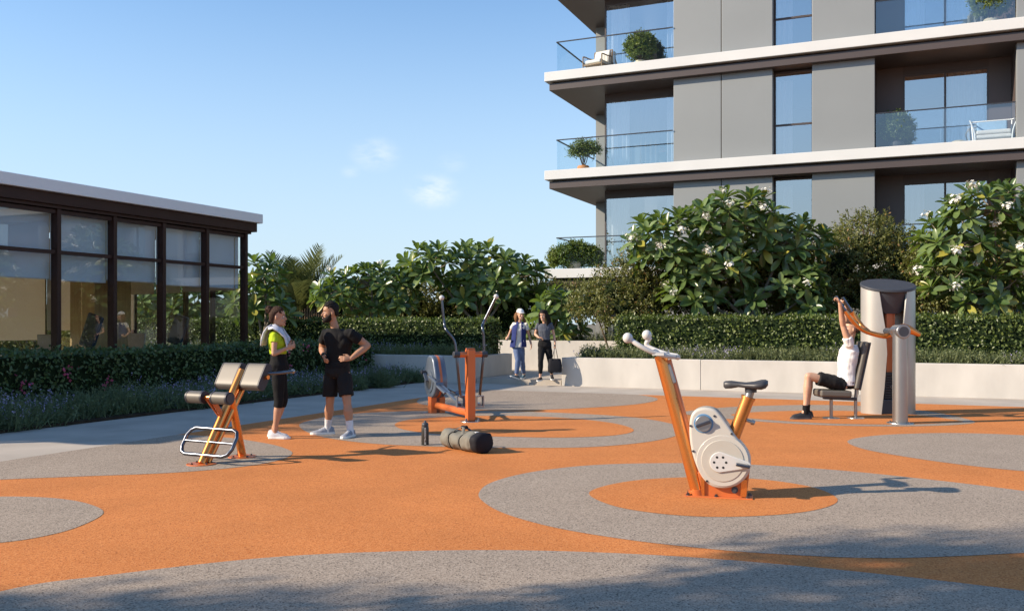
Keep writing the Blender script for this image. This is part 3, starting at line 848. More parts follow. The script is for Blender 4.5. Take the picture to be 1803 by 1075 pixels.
# --- low flowering ground cover, as uncountable stuff
def cover(name, region, n, h, label, m, ls, lw, origin, rz, tuft=10, flower=.0, lean=.5):
    """region(n) -> points (n,3) at the soil"""
    C = region(n); q = n * tuft
    i = np.repeat(np.arange(n), tuft)
    hh = rng.uniform(.55, 1.15, n) * h * (1 + .35 * np.array([noise.noise(V((c[0] * .9, c[1] * 1.7, 3.1))) for c in C]))
    ax = unit(rng.normal(size=(q, 3)) * lean + np.array((0, 0, 1.0)))
    base = C[i] + rng.normal(size=(q, 3)) * np.array((.05, .05, 0))
    L = hh[i] * rng.uniform(.6, 1.1, q)
    z = unit(rand_dirs(q) + np.array((0, 0, .2)))
    o = link(name, leaves_mesh(name, base, ax, z, L, np.full(q, lw), BLADE), m)
    o.location = origin; o.rotation_euler = (0, 0, rz); tag(o, label, 'ground cover', kind='stuff')
    # short side leaves
    k = q * 2; j = rng.integers(0, q, k); tt = rng.uniform(.25, 1.0, k)
    P = base[j] + ax[j] * (L[j] * tt)[:, None]
    o2 = link('ground_cover', leaves_mesh('ground_cover', P, unit(rand_dirs(k) + np.array((0, 0, .4))), unit(rand_dirs(k) + np.array((0, 0, 1.))), rng.uniform(.6, 1.2, k) * ls, np.full(k, ls * .8), SMALL), m)
    o2.location = origin; o2.rotation_euler = (0, 0, rz); tag(o2, 'leaves of ' + label, 'ground cover', kind='stuff')
    if flower:
        f = int(q * flower); j = rng.choice(q, f, replace=False)
        # blossoms gather in drifts
        w = np.array([noise.noise(V((base[a][0] * .55, base[a][1] * .8, 9.2))) for a in j]); j = j[w > -.05]
        m3 = 3; jj = np.repeat(j, m3)
        P = base[jj] + ax[jj] * (L[jj] * rng.uniform(.82, 1.05, len(jj)))[:, None]
        o3 = link('lilac_blossom', leaves_mesh('lilac_blossom', P, unit(rand_dirs(len(jj)) + np.array((0, 0, .6))), rand_dirs(len(jj)), np.full(len(jj), .032), np.full(len(jj), .035), SMALL), 'petal_lilac')
        o3.location = origin; o3.rotation_euler = (0, 0, rz); tag(o3, 'lilac blossoms in ' + label, 'flowers', kind='stuff')
def strip(L, D, z, edge=.12):
    def f(n):
        a = rng.uniform(0, 1, n) * L; b = rng.uniform(0, 1, n) * D
        b = b + edge * np.sin(a * 1.7) * (b < D * .4)
        return np.stack([a, b, np.full(n, z)], 1)
    return f
cover('ground_cover', strip(23.5, 1.25, 0.0), 2900, .46, 'grassy lavender bed in front of the dark blossoming hedge', 'grass_leaf', .05, .012, LP(-11.5, -1.0), R(90) - TH, tuft=13, flower=.16)
bed = MB().box((-1.0, -13.9, -.02), (1.35, 11.6, .03)).build('planting_bed', 'soil'); bed.location = LP(-12.75, 11.0); bed.rotation_euler = (0, 0, -TH); tag(bed, kind='structure')
bed2 = MB().box((-2.6, -13.9, -.02), (-1.002, 11.6, .028)).build('planting_bed', 'soil'); bed2.location = LP(-12.75, 11.0); bed2.rotation_euler = (0, 0, -TH); tag(bed2, kind='structure')
cover('ground_cover', strip(12.9, .95, WH - .08, .03), 1700, .36, 'low lavender in the planter behind the bearded man', 'cover_leaf', .065, .016, LP(UL - 13.1, WV + .26), -TH, tuft=11, flower=.12)
cover('ground_cover', strip(19.4, .95, WH - .08, .03), 2600, .36, 'low lavender in the long planter behind the exercise bike', 'cover_leaf', .065, .016, LP(UR + .35, WV + .26), -TH, tuft=11, flower=.10)
cover('ground_cover', strip(5.5, 1.6, .9, .03), 260, .40, 'low green plants on the wall behind the walking women', 'cover_leaf', .05, .014, LP(UL - 2.6, WV + 4.7), -TH, tuft=10)

# round rosemary tuft at the end of the bed
def tuft_plant(loc, r, h, label, n=420):
    t = thing('rosemary_bush', loc, label, 'bush')
    d = rand_dirs(n); d[:, 2] = abs(d[:, 2]) * .8 + .25; d = unit(d)
    b = np.zeros((n, 3)) + rng.normal(size=(n, 3)) * np.array((r * .3, r * .3, 0)); L = rng.uniform(.6, 1.05, n) * np.hypot(d[:, 2] * h, np.hypot(d[:, 0], d[:, 1]) * r * .8)
    link('crown', leaves_mesh('crown', b, d, rand_dirs(n), L, np.full(n, .014), BLADE), 'grass_leaf', t)['kind'] = 'stuff'
    k = n * 12; j = rng.integers(0, n, k); tt = rng.uniform(.35, 1, k)
    link('needles', leaves_mesh('needles', b[j] + d[j] * (L[j] * tt)[:, None], unit(d[j] + rand_dirs(k) * .9), rand_dirs(k), np.full(k, .05), np.full(k, .016), SMALL), 'grass_leaf', t)['kind'] = 'stuff'
    return t
tuft_plant(GP(668, 682) + V((0, .1, 0)), .38, .50, 'round dark rosemary bush at the far end of the grassy bed')
tuft_plant(GP(620, 686), .34, .36, 'small rosemary bush behind the bearded man by the pale wall')

# --- palms
def palm(base, h, nf, flen, label, lean=0.0, elev=(20, 85), leaf_w=.035, name='palm_tree', group='palms', droop=1.0):
    t = thing(name, base, label, 'palm', group=group)
    tr = MB(); npt = 12
    pts = [V((lean * (i / npt) ** 2, 0, h * i / npt - .1)) for i in range(npt + 1)]
    tr.tube(pts, [.16 - .05 * i / npt + (.012 if i % 2 else 0) for i in range(npt + 1)], 10)
    tr.build('trunk', 'bark', t, smooth=40)
    top = pts[-1]
    for k in range(nf):
        az = k * 2.39996 + random.uniform(-.2, .2); el = R(elev[0] + (elev[1] - elev[0]) * ((k + .5) / nf)); fl = flen * random.uniform(.85, 1.1)
        hd = V((math.cos(az), math.sin(az), 0)); pp = []; a = el; p = top.copy(); seg = 10
        for i in range(seg + 1):
            pp.append(p.copy()); p = p + (hd * math.cos(a) + V((0, 0, 1)) * math.sin(a)) * fl / seg; a -= R(9.5) * droop * (1.0 if el < R(70) else .55)
        rc = MB(); rc.tube(pp, [.022 - .0019 * i for i in range(seg + 1)], 5); 
        P, Y, Z, L = [], [], [], []
        nl = 34
        for i in range(nl):
            f = .12 + .88 * i / nl; x = f * seg; q = min(seg - 1, int(x)); c = pp[q].lerp(pp[q + 1], x - q); tg = (pp[q + 1] - pp[q]).normalized()
            sd = tg.cross(V((0, 0, 1)));
            if sd.length < .05: sd = hd.cross(V((0, 0, 1)))
            sd.normalize(); upv = sd.cross(tg)
            for sg in (-1, 1):
                y = tg * .75 + sd * sg * .8 + upv * .35 + V(rng.normal(size=3)) * .06
                P.append(c); Y.append(y); Z.append(upv + sd * sg * -.3); L.append(fl * .27 * math.sin(math.pi * (.12 + .83 * f)) + .06)
        n = len(P)
        me = leaves_mesh('frond', np.array(P), np.array(Y), np.array(Z), np.array(L), np.full(n, leaf_w), BLADE)
        o = link('frond', me, 'palm_leaf', t)
        rc.build('rachis', 'palm_leaf', o)
    return t
palm(wp(524, 568, 32) - V((0, 0, 1.4)), 1.2, 30, 3.0, 'feathery palm rising behind the hedge right of the pavilion', elev=(52, 88), leaf_w=.05, droop=.6)
palm(wp(578, 568, 41) - V((0, 0, 1.4)), 1.2, 18, 2.0, 'small far palm half hidden by the low plumeria', elev=(25, 85))
# ================================================================== exercise equipment
M['orange_metal'] = mat('orange_metal', (.78, .285, .070), .27, metal=.85, var=.06, scale=3, coat=.3)
M['orange_paint'] = mat('orange_paint', (.60, .155, .040), .38, metal=.15, var=.07, scale=3, coat=.25)
M['steel'] = mat('steel', (.13, .14, .165), .30, metal=1.0, var=.06, scale=5)
M['steel_satin'] = mat('steel_satin', (.36, .355, .345), .36, metal=.9, var=.06, scale=3)
M['shell'] = mat('shell', (.45, .43, .395), .42, metal=.45, var=.04, scale=1.5)
M['pad_silver'] = mat('pad_silver', (.125, .114, .097), .5, metal=.1, var=.05, scale=4)
M['pad_dark'] = mat('pad_dark', (.025, .025, .035), .5)
M['graphite'] = mat('graphite', (.042, .046, .056), .45, var=.08, scale=5, bump=.05, bscale=200)
M['graphite_dark'] = mat('graphite_dark', (.022, .023, .026), .5, var=.1)
M['casing'] = mat('casing', (.52, .49, .435), .35, var=.03, scale=3, coat=.15)
M['casing_disc'] = mat('casing_disc', (.47, .435, .375), .38, var=.03, scale=3)
M['white_plastic'] = mat('white_plastic', (.56, .55, .53), .35, var=.03)
M['blue_grey'] = mat('blue_grey', (.13, .16, .205), .35, metal=.3, var=.06, coat=.2)
M['blue_ring'] = mat('blue_ring', (.12, .25, .42), .4)
M['saddle'] = mat('saddle', (.045, .045, .05), .42, bump=.05, bscale=150)
M['hole'] = mat('hole', (.01, .01, .01), .8)
M['red_print'] = mat('red_print', (.5, .04, .03), .5)
M['canvas'] = mat('canvas', (.19, .182, .155), .85, var=.12, scale=12, bump=.35, bscale=60, bdist=.006, spec=.2)
M['canvas_black'] = mat('canvas_black', (.012, .012, .016), .75, var=.2, bump=.3, bscale=80, bdist=.004, spec=.25)
M['bottle_black'] = mat('bottle_black', (.030, .030, .028), .4, var=.1)
M['print_white'] = mat('print_white', (.72, .72, .70), .6, var=.02)
M['terracotta'] = mat('terracotta', (.50, .20, .065), .7, var=.1, scale=8)
M['stone_pot'] = mat('stone_pot', (.50, .42, .30), .7, var=.1, scale=8)
M['dark_pot'] = mat('dark_pot', (.06, .055, .055), .6, var=.1)
M['rattan'] = mat('rattan', (.24, .15, .08), .6, var=.25, scale=30, bump=.4, bscale=60)
M['cushion'] = mat('cushion', (.68, .64, .58), .85, var=.05, scale=8, bump=.1)
M['cushion_blue'] = mat('cushion_blue', (.22, .36, .52), .85, var=.08, scale=8)
M['white_frame'] = mat('white_frame', (.80, .79, .76), .4, var=.03)
M['navy_plastic'] = mat('navy_plastic', (.020, .040, .060), .4, var=.1)
M['beige_shell'] = mat('beige_shell', (.46, .38, .28), .6, var=.08)
M['bamboo'] = mat('bamboo', (.28, .17, .09), .7, var=.25, scale=10)

class Frame:
    """local metres for a thing standing at a ground point, from photo pixels at its distance"""
    def __init__(s, root): s.r = V(root)
    def __call__(s, px, py, dy=0.0): return wp(px, py, s.r.y + dy) - s.r
def lettering(text, h, m, parent, mat4, name='lettering', ext=.0008):
    cu = bpy.data.curves.new(name, 'FONT'); cu.body = text; cu.size = h; cu.extrude = ext; cu.align_x = 'CENTER'; cu.align_y = 'CENTER'
    o = bpy.data.objects.new('tmp', cu); COL.objects.link(o)
    dg = bpy.context.evaluated_depsgraph_get()
    me = bpy.data.meshes.new_from_object(o.evaluated_get(dg)); bpy.data.objects.remove(o); bpy.data.curves.remove(cu)
    me.materials.clear(); q = link(name, me, m, parent); q.matrix_basis = mat4; return q
def basis(o, x, y):
    x = V(x).normalized(); y = V(y); y = (y - x * y.dot(x)).normalized(); z = x.cross(y)
    m = Matrix.Identity(4); m.col[0][:3] = x; m.col[1][:3] = y; m.col[2][:3] = z; m.col[3][:3] = V(o); return m
def bolt(c, r, h, parent, ax=(0, 0, 1), m='steel'):
    c = V(c); ax = V(ax); return MB().cyl(c, c + ax * h * .45, r * 1.6, 12).cyl(c + ax * h * .45, c + ax * h, r, 6).build('bolt', m, parent)

# ---------------------------------------------------------------- exercise bike
def build_bike():
    root = GP(1265, 874); t = thing('exercise_bike', root, 'orange and cream outdoor exercise bike with grey saddle', 'exercise bike')
    F = Frame(root); k = -.26                                     # it stands slightly turned
    def P(px, py, side=0.0): return F(px, py, (px - 1265) / 205 * k + side)
    ax = (P(1325, 874) - P(1205, 874)).normalized(); ax.z = 0; ax.normalize(); sd = V((ax.y, -ax.x, 0))   # sd points to the viewer
    O = P(1265, 874); O.z = 0
    def Q(px, py, s=0.0):                                        # point in the bike's own upright plane, s towards the viewer
        p = P(px, py); return p + sd * s
    pl = MB(); a, b = Q(1207, 874), Q(1326, 874); a.z = b.z = .008
    pl.obox(a, b, .19, .014); pl.build('base_plate', 'orange_paint', t, bevel=.004)
    for x, s in ((1213, .07), (1213, -.07), (1262, .075), (1317, .07), (1320, -.07)):
        c = Q(x, 874, s); c.z = .014; bolt(c, .012, .022, t)
    p0, p1 = Q(1229, 870), Q(1163, 626)
    MB().tube([p0, p0.lerp(p1, .5), p1], [(.058, .056)] * 3, 20, side=sd).build('handlebar_post', 'orange_metal', t, smooth=40)
    MB().tube([p0 + ax * .055, (p0.lerp(p1, .97)) + ax * .052], [(.030, .034)] * 2, 14, side=sd).build('rear_rib', 'orange_paint', t, smooth=40)
    MB().cyl(p0 - V((0, 0, .05)), p0 + (p1 - p0).normalized() * .05, .072, 20).build('post_foot', 'orange_paint', t, smooth=40)
    # frame plates below the casing
    def pts(l): return [(Q(x, y) - O).dot(ax) for x, y in l], [(Q(x, y) - O).z for x, y in l]
    def poly(l):
        X, Z = pts(l); return list(zip(X, Z))
    plate = poly([(1237, 872), (1228, 830), (1290, 800), (1322, 812), (1318, 845), (1314, 876)])
    MB().prism(plate, O + sd * .04, ax, (0, 0, 1), -sd, .08).build('frame', 'orange_paint', t, bevel=.008)
    MB().obox(Q(1238, 870, .052), Q(1238, 838, .052), .03, .012, up=sd).build('frame_flange', 'orange_metal', t)
    MB().obox(Q(1309, 872, .052), Q(1311, 842, .052), .05, .012, up=sd).build('frame_flange', 'orange_metal', t)
    MB().cyl(Q(1294, 860, .045), Q(1294, 860, .062), .028, 18).cyl(Q(1294, 860, .062), Q(1294, 860, .07), .016, 12).build('levelling_knob', 'graphite', t, smooth=40)
    # casing
    egg = [(1216, 737), (1221, 724), (1232, 717), (1247, 715.5), (1263, 721), (1279, 740), (1298, 768), (1314, 788), (1322, 806), (1319, 829), (1308, 844), (1292, 853.5), (1270, 856.5), (1251, 851), (1236, 835), (1225, 811), (1218, 786), (1215, 760)]
    eg = [tuple(p)[:2] for p in spline([(x, z, 0) for x, z in poly(egg)], 4, closed=True)]
    cs = MB().prism(eg, O + sd * .095, ax, (0, 0, 1), -sd, .19).build('casing', 'casing', t, bevel=.022, seg=4, smooth=50)
    def disc(px, py, r, s0, s1, m, name, n=40, par=None):
        return MB().cyl(Q(px, py, s0), Q(px, py, s1), r, n).build(name, m, par or cs, bevel=.004, smooth=40)
    disc(1273, 808, .218, .09, .099, 'casing', 'cover_ring')
    disc(1273, 808, .178, .094, .1045, 'casing_disc', 'cover_disc')
    cr = []
    c0, c1 = Q(1269, 810), Q(1317, 815); e = (c1 - c0); ln = e.length; e.normalize(); f = sd.cross(e); 
    for i in range(13):
        a_ = R(90 + 15 * i); cr.append((.088 * math.cos(a_), .088 * math.sin(a_)))
    for i in range(9):
        a_ = R(-90 + 22.5 * i); cr.append((ln + .028 * math.cos(a_), .028 * math.sin(a_)))
    ck = MB().prism(cr, c0 + sd * .118, e, f, -sd, .016).build('crank_arm', 'white_plastic', t, bevel=.005, smooth=40)
    for i in range(6):
        a_ = R(60 * i + 5); c = c0 + e * .05 * math.cos(a_) + f * .05 * math.sin(a_)
        MB().cyl(c + sd * .112, c + sd * .1195, .0105, 14).build('vent_hole', 'hole', ck)
    MB().cyl(c1 + sd * .1, c1 + sd * .20, .010, 10).build('pedal_axle', 'steel', ck)
    pd = MB(); pc = c1 + sd * .165 - e * .035
    pd.obox(pc - e * .06 + V((0, 0, .006)), pc + e * .055 + V((0, 0, -.004)), .075, .022); pd.build('pedal', 'steel', t, bevel=.006)
    c2 = c0 - e * ln * .95
    MB().obox(c0 - sd * .112, c2 - sd * .112, .05, .016, up=sd).build('crank_arm', 'white_plastic', t)
    MB().obox(c2 - sd * .17 - e * .06, c2 - sd * .17 + e * .055, .075, .022).build('pedal', 'steel', t, bevel=.006)
    # resistance dial
    dl = disc(1240, 743, .083, .09, .099, 'blue_ring', 'dial_scale', par=t)
    disc(1240, 743, .068, .095, .118, 'steel_satin', 'dial', par=t)
    q = Q(1240, 743, .128); dr = (ax * .9 + V((0, 0, .35))).normalized()
    MB().obox(q - dr * .066, q + dr * .066, .028, .022, up=sd).build('dial_grip', 'steel', t, bevel=.005)
    for x, y in ((1217.5, 747), (1222, 791), (1259, 730), (1289, 761), (1246, 843)):
        MB().cyl(Q(x, y, .092), Q(x, y, .102), .010, 12).build('screw', 'steel', cs)
    # saddle
    s0, s1 = Q(1289, 775), Q(1318, 698)
    MB().cyl(s0, s1, .056, 24).cyl(s1 - (s1 - s0) * .05, s1, .062, 24).build('seat_tube', 'orange_metal', t, smooth=40)
    MB().cyl(s1, Q(1322, 686), .036, 18).build('seat_post', 'steel_satin', t, smooth=40)
    n0 = s0.lerp(s1, .52); dv = (s1 - s0).normalized().cross(sd) * -1
    if dv.dot(ax) < 0: dv = -dv
    MB().cyl(n0 + dv * .05, n0 + dv * .10, .014, 12).cyl(n0 + dv * .095, n0 + dv * .125, .026, 14, .018).build('clamp_knob', 'steel_satin', t, smooth=40)
    rings = []
    for f_, w, z1, z0 in [(-.185, .03, -.004, -.045), (-.17, .045, .006, -.06), (-.12, .052, .010, -.058), (-.06, .062, .002, -.045), (0, .085, -.004, -.05), (.07, .125, .004, -.06), (.13, .14, .020, -.062), (.165, .125, .022, -.05), (.185, .08, .012, -.025)]:
        c = Q(1313, 672) + ax * f_; rg = []
        for j in range(20):
            a_ = 2 * math.pi * j / 20; sx = math.copysign(abs(math.cos(a_)) ** .7, math.cos(a_)); sz = math.copysign(abs(math.sin(a_)) ** .7, math.sin(a_))
            rg.append(c + sd * w * sx + V((0, 0, (z1 + z0) / 2 + (z1 - z0) / 2 * sz)))
        rings.append(rg)
    MB().rings(rings).build('saddle', 'saddle', t, smooth=60)
    MB().cyl(Q(1322, 690), Q(1322, 680), .05, 16).build('saddle_clamp', 'graphite', t, smooth=40)
    # handlebars: two arms swept to round grips
    h = MB()
    for sgn, b in ((1, (1111, 594)), (-1, (1134, 590))):
        s = .20 * sgn
        pp = spline([Q(1190, 627, .10 * sgn), Q(1172, 624, .15 * sgn), Q(1152, 618, .19 * sgn), Q(1133, 608, .21 * sgn), Q(b[0] + 6, b[1] + 4, s)], 5)
        h.tube(pp, .021, 12)
    h.tube(spline([Q(1190, 627, .10), Q(1194, 629, 0), Q(1190, 627, -.10)], 5), .021, 12)
    h.obox(Q(1163, 622, .2), Q(1163, 622, -.2), .10, .022); h.tube([Q(1150, 618, .2), Q(1150, 618, -.2)], .016, 10)
    hb = h.build('handlebar', 'white_plastic', t, smooth=40)
    for b, s in (((1111, 594), .2), ((1134, 590), -.2)):
        MB().ball(Q(*b, s), (.044, .044, .046), 18, 12).build('grip', 'white_plastic', hb, smooth=180)
    d0, d1 = Q(1177, 640), Q(1188, 674)
    ds = MB().obox(d0, d1, .075, .03, up=ax).build('instruction_plate', 'steel_satin', t, bevel=.006)
    MB().obox(d0.lerp(d1, .1) + ax * .0165, d0.lerp(d1, .9) + ax * .0165, .06, .004, up=ax).build('plate_face', 'white_plastic', ds)
    MB().obox(d0.lerp(d1, .45) + ax * .019, d0.lerp(d1, .6) + ax * .019, .035, .003, up=ax).build('plate_mark', 'red_print', ds)
build_bike()

# ---------------------------------------------------------------- back extension bench
def build_bench():
    B = GP(355, 817); t = thing('back_extension_bench', B, 'orange back extension bench with silver rollers and steel foot rails', 'exercise bench')
    fw, lt, up = V((.46, .888, 0)), V((.888, -.46, 0)), V((0, 0, 1))
    def Q(f, l, z): return fw * f + lt * l + up * z
    for f in (0, .60):
        pl = MB().lathe([(.01, .012), (.15, .012), (.155, .008), (.155, .0)], 32, Q(f, 0, 0)).build('base_plate', 'orange_paint', t, smooth=30)
        for k in range(4):
            a = R(45 + 90 * k); bolt(Q(f, 0, .012) + V((.11 * math.cos(a), .11 * math.sin(a), 0)), .008, .015, t, m='graphite')
    a, b = Q(0, 0, .01), Q(.60, 0, .97)
    MB().tube([a, b], [(.043, .043)] * 2, 20).build('front_post', 'orange_metal', t, smooth=40)
    MB().tube([a + fw * .085, b + fw * .05 - up * .12], .037, 18).build('second_post', 'orange_metal', t, smooth=40)
    MB().tube([Q(.60, 0, .01), Q(.43, 0, .66)], .045, 20).build('rear_leg', 'orange_metal', t, smooth=40)
    # foot rails
    sl = (b - a).normalized()
    def S(z, l): return a + sl * (z / sl.z) + lt * l + fw * -.03
    w = .36; zt, zb = .345, .085
    corner = []
    for (z, l, dz, dl) in ((zt, -w, 0, 1), (zt, w, 0, -1), (zb, w, 1, 0), (zb, -w, 0, 0)): pass
    loop = [S(zt, -w + .09), S(zt, w - .09), S(zt - .02, w - .03), S(zt - .075, w), S(zb + .075, w), S(zb + .02, w - .03), S(zb, w - .09), S(zb, -w + .09), S(zb + .02, -w + .03), S(zb + .075, -w), S(zt - .075, -w), S(zt - .02, -w + .03)]
    MB().tube(loop, .021, 12, closed=True).build('foot_rail', 'steel', t, smooth=60)
    MB().tube([S((zt + zb) / 2, -w), S((zt + zb) / 2, w)], .015, 12).build('foot_rail_bar', 'steel', t, smooth=60)
    # shin rollers
    ac = Q(.11, 0, .70)
    MB().cyl(ac - lt * .30, ac + lt * .30, .026, 14).build('roller_axle', 'orange_metal', t, smooth=40)
    for s in (-1, 1):
        r = MB(); r.cyl(ac + lt * s * .075, ac + lt * s * .285, .066, 28).build('roller', 'pad_silver', t, bevel=.008, smooth=40)
        MB().cyl(ac + lt * (s * .075 - .012), ac + lt * (s * .075 + .012), .069, 28).build('roller_end', 'pad_dark', t, smooth=40)
        MB().cyl(ac + lt * (s * .285 - .012), ac + lt * (s * .285 + .010), .069, 28).build('roller_end', 'pad_dark', t, smooth=40)
        MB().cyl(ac + lt * (s * .295), ac + lt * (s * .295 + .006 * s), .052, 24).build('roller_cap', 'graphite', t, smooth=40)
        MB().obox(ac + lt * .035 * s, Q(.27, .012 * s, .50), .024, .055).build('roller_bracket', 'orange_paint', t, bevel=.005)
    # hip pads
    pc = Q(.62, 0, .90); n = (fw * -.86 + up * .5).normalized(); v = lt.cross(n); v = v if v.z > 0 else -v
    MB().cyl(pc - lt * .36, pc + lt * .36, .024, 12).build('pad_axle', 'orange_metal', t, smooth=40)
    prof = [(-.15, -.035), (-.158, .01), (-.145, .048), (-.11, .062), (0, .064), (.11, .062), (.142, .050), (.152, .015), (.15, -.02), (.10, -.055), (0, -.06), (-.11, -.055)]
    for s in (-1, 1):
        c = pc + lt * s * .185 
        pr = [tuple(p)[:2] for p in spline([(x, y, 0) for x, y in prof], 3, closed=True)]
        MB().prism(pr, c - lt * .125, v, n, lt, .25).build('hip_pad', 'pad_silver', t, bevel=.006, seg=2, smooth=50)
        for e in (-1, 1):
            pr2 = [(x * 1.02, y * 1.02) for x, y in pr]
            MB().prism(pr2, c + lt * (e * .131 - .009), v, n, lt, .018).build('pad_side', 'pad_dark', t, bevel=.004)
        hs = c + lt * s * .09 - n * .02 + up * .05
        MB().tube(spline([hs, hs + fw * .10 + lt * s * .10, hs + fw * .34 + lt * s * .12 + up * .01], 5), .017, 12).build('handle', 'steel', t, smooth=60)
        MB().ball(hs + fw * .35 + lt * s * .12 + up * .01, .026, 12, 8).build('handle_end', 'steel_satin', t, smooth=180)
build_bench()

# ---------------------------------------------------------------- cross trainer
def build_trainer():
    B = GP(828, 742); t = thing('cross_trainer', B, 'orange cross trainer with tall steel handles and blue-grey flywheel', 'exercise machine')
    fw, lt, up = V((-.42, .907, 0)), V((.907, .42, 0)), V((0, 0, 1)); F = Frame(B)
    def Q(f, l, z): return fw * f + lt * l + up * z
    MB().obox((0, 0, .01), (0, 0, 1.10), .135, .115, up=fw).build('post', 'orange_paint', t, bevel=.018, seg=3)
    MB().obox((0, 0, 1.10), (0, 0, 1.115), .12, .10, up=fw).build('post_cap', 'orange_paint', t, bevel=.006)
    MB().lathe([(.01, .012), (.15, .012), (.155, .0)], 28).build('base_plate', 'steel_satin', t)
    for s in (-1, 1): bolt(Q(-.09, .10 * s, .012), .014, .05, t, m='blue_grey')
    for s in (-1, 1):
        MB().cyl(Q(0, .06 * s, 1.02), Q(0, .18 * s, 1.02), .045, 20).build('crossbar', 'orange_paint', t, smooth=40)
        MB().cyl(Q(0, .18 * s, 1.02), Q(0, .275 * s, 1.02), .048, 20).build('pivot', 'graphite', t, smooth=40, bevel=.004)
    left = [(777.7, 524), (779.5, 545), (782.3, 570), (786, 581), (799.8, 599), (803.5, 622), (806, 650), (810.5, 697)]
    right = [(873.5, 522), (862, 546), (850.5, 570), (849.5, 577), (851.7, 595), (851.7, 622), (849, 650), (844.5, 697)]
    for pts, l in ((left, -.22), (right, .22)):
        dy = lt.y * l
        pp = spline([F(x, y, dy + (.10 if i < 3 else 0) + (.12 if i == 7 else 0)) for i, (x, y) in enumerate(pts)], 4)
        MB().tube(pp, .021, 12).build('handle', 'steel', t, smooth=60)
        MB().ball(pp[0], .040, 16, 10).build('grip', 'white_plastic', t, smooth=180)
        # hanger bracket and foot arm
        c = pp[-1] - up * .07
        br = MB()
        for a in (-1, 1):
            br.obox(c + lt * .055 * a - up * .09, c + lt * .055 * a + up * .075, .018, .07, up=fw)
        br.obox(c - lt * .064 - up * .085, c + lt * .064 - up * .085, .07, .02, up=up); br.obox(c - lt * .064 + up * .07, c + lt * .064 + up * .07, .07, .018, up=up)
        br.build('hanger', 'steel_satin' if l > 0 else 'blue_grey', t, bevel=.003)
        e = Q(1.35, l * .8, .40 + (.22 if l < 0 else .0)); s0 = c - up * .06
        MB().obox(s0, e, .045, .035).build('foot_arm', 'steel_satin' if l > 0 else 'blue_grey', t, bevel=.005)
        m = s0.lerp(e, .52)
        MB().obox(m - (e - s0).normalized() * .17, m + (e - s0).normalized() * .17, .13, .035).build('foot_plate', 'blue_grey', t, bevel=.012)
        dirn = (e - s0).normalized()
        MB().obox(m + dirn * .17 + lt * -.0, m + dirn * .185 + up * .05, .13, .03).build('foot_stop', 'blue_grey', t)
    # flywheel housing: egg shape seen almost edge on
    fc = Q(1.52, 0, .56)
    egg = [(0, .42), (.14, .37), (.22, .22), (.29, .02), (.27, -.17), (.15, -.29), (0, -.325), (-.15, -.29), (-.27, -.17), (-.29, .02), (-.22, .22), (-.14, .37)]
    eg = [tuple(p)[:2] for p in spline([(x * .95, z * .95, 0) for x, z in egg], 4, closed=True)]
    h = MB().prism(eg, fc - lt * .11, fw, up, lt, .22).build('flywheel_housing', 'blue_grey', t, bevel=.03, seg=3, smooth=50)
    MB().prism([(x * 1.004, y * 1.004) for x, y in eg], fc - lt * .02, fw, up, lt, .04).build('housing_seam', 'orange_paint', h, smooth=50)
    MB().cyl(fc - lt * .105 - up * .03, fc - lt * .122 - up * .03, .19, 32).build('housing_disc', 'blue_grey', h, smooth=40)
    MB().cyl(fc - lt * .118 - up * .03, fc - lt * .130 - up * .03, .12, 28).build('crank_hub', 'steel_satin', h, smooth=40)
    ce = fc - lt * .17 + fw * .10 + up * .12
    MB().obox(fc - lt * .15 - up * .03, ce, .03, .06, up=lt).build('crank', 'blue_grey', t, bevel=.005)
    MB().cyl(ce - lt * .05, ce + lt * .03, .03, 14).build('crank_pin', 'graphite', t, smooth=40)
    MB().obox(fc - lt * .06 - up * .29, V((fc.x, fc.y, 0)) - lt * .06, .10, .16, up=fw).build('leg', 'orange_paint', t, bevel=.006)
    MB().obox(fc + lt * .09 - up * .29, V((fc.x, fc.y, 0)) + lt * .09, .10, .16, up=fw).build('leg', 'orange_paint', t, bevel=.006)
    for s in (-1, 1):
        MB().obox(V((fc.x, fc.y, .006)) + lt * (s * .2 - .05), V((fc.x, fc.y, .006)) + lt * (s * .2 + .05), .12, .012).build('foot_flange', 'steel_satin', t)
    MB().cyl(Q(.06, 0, .13), Q(1.45, 0, .13), .055, 18).build('base_bar', 'orange_paint', t, smooth=40)
build_trainer()

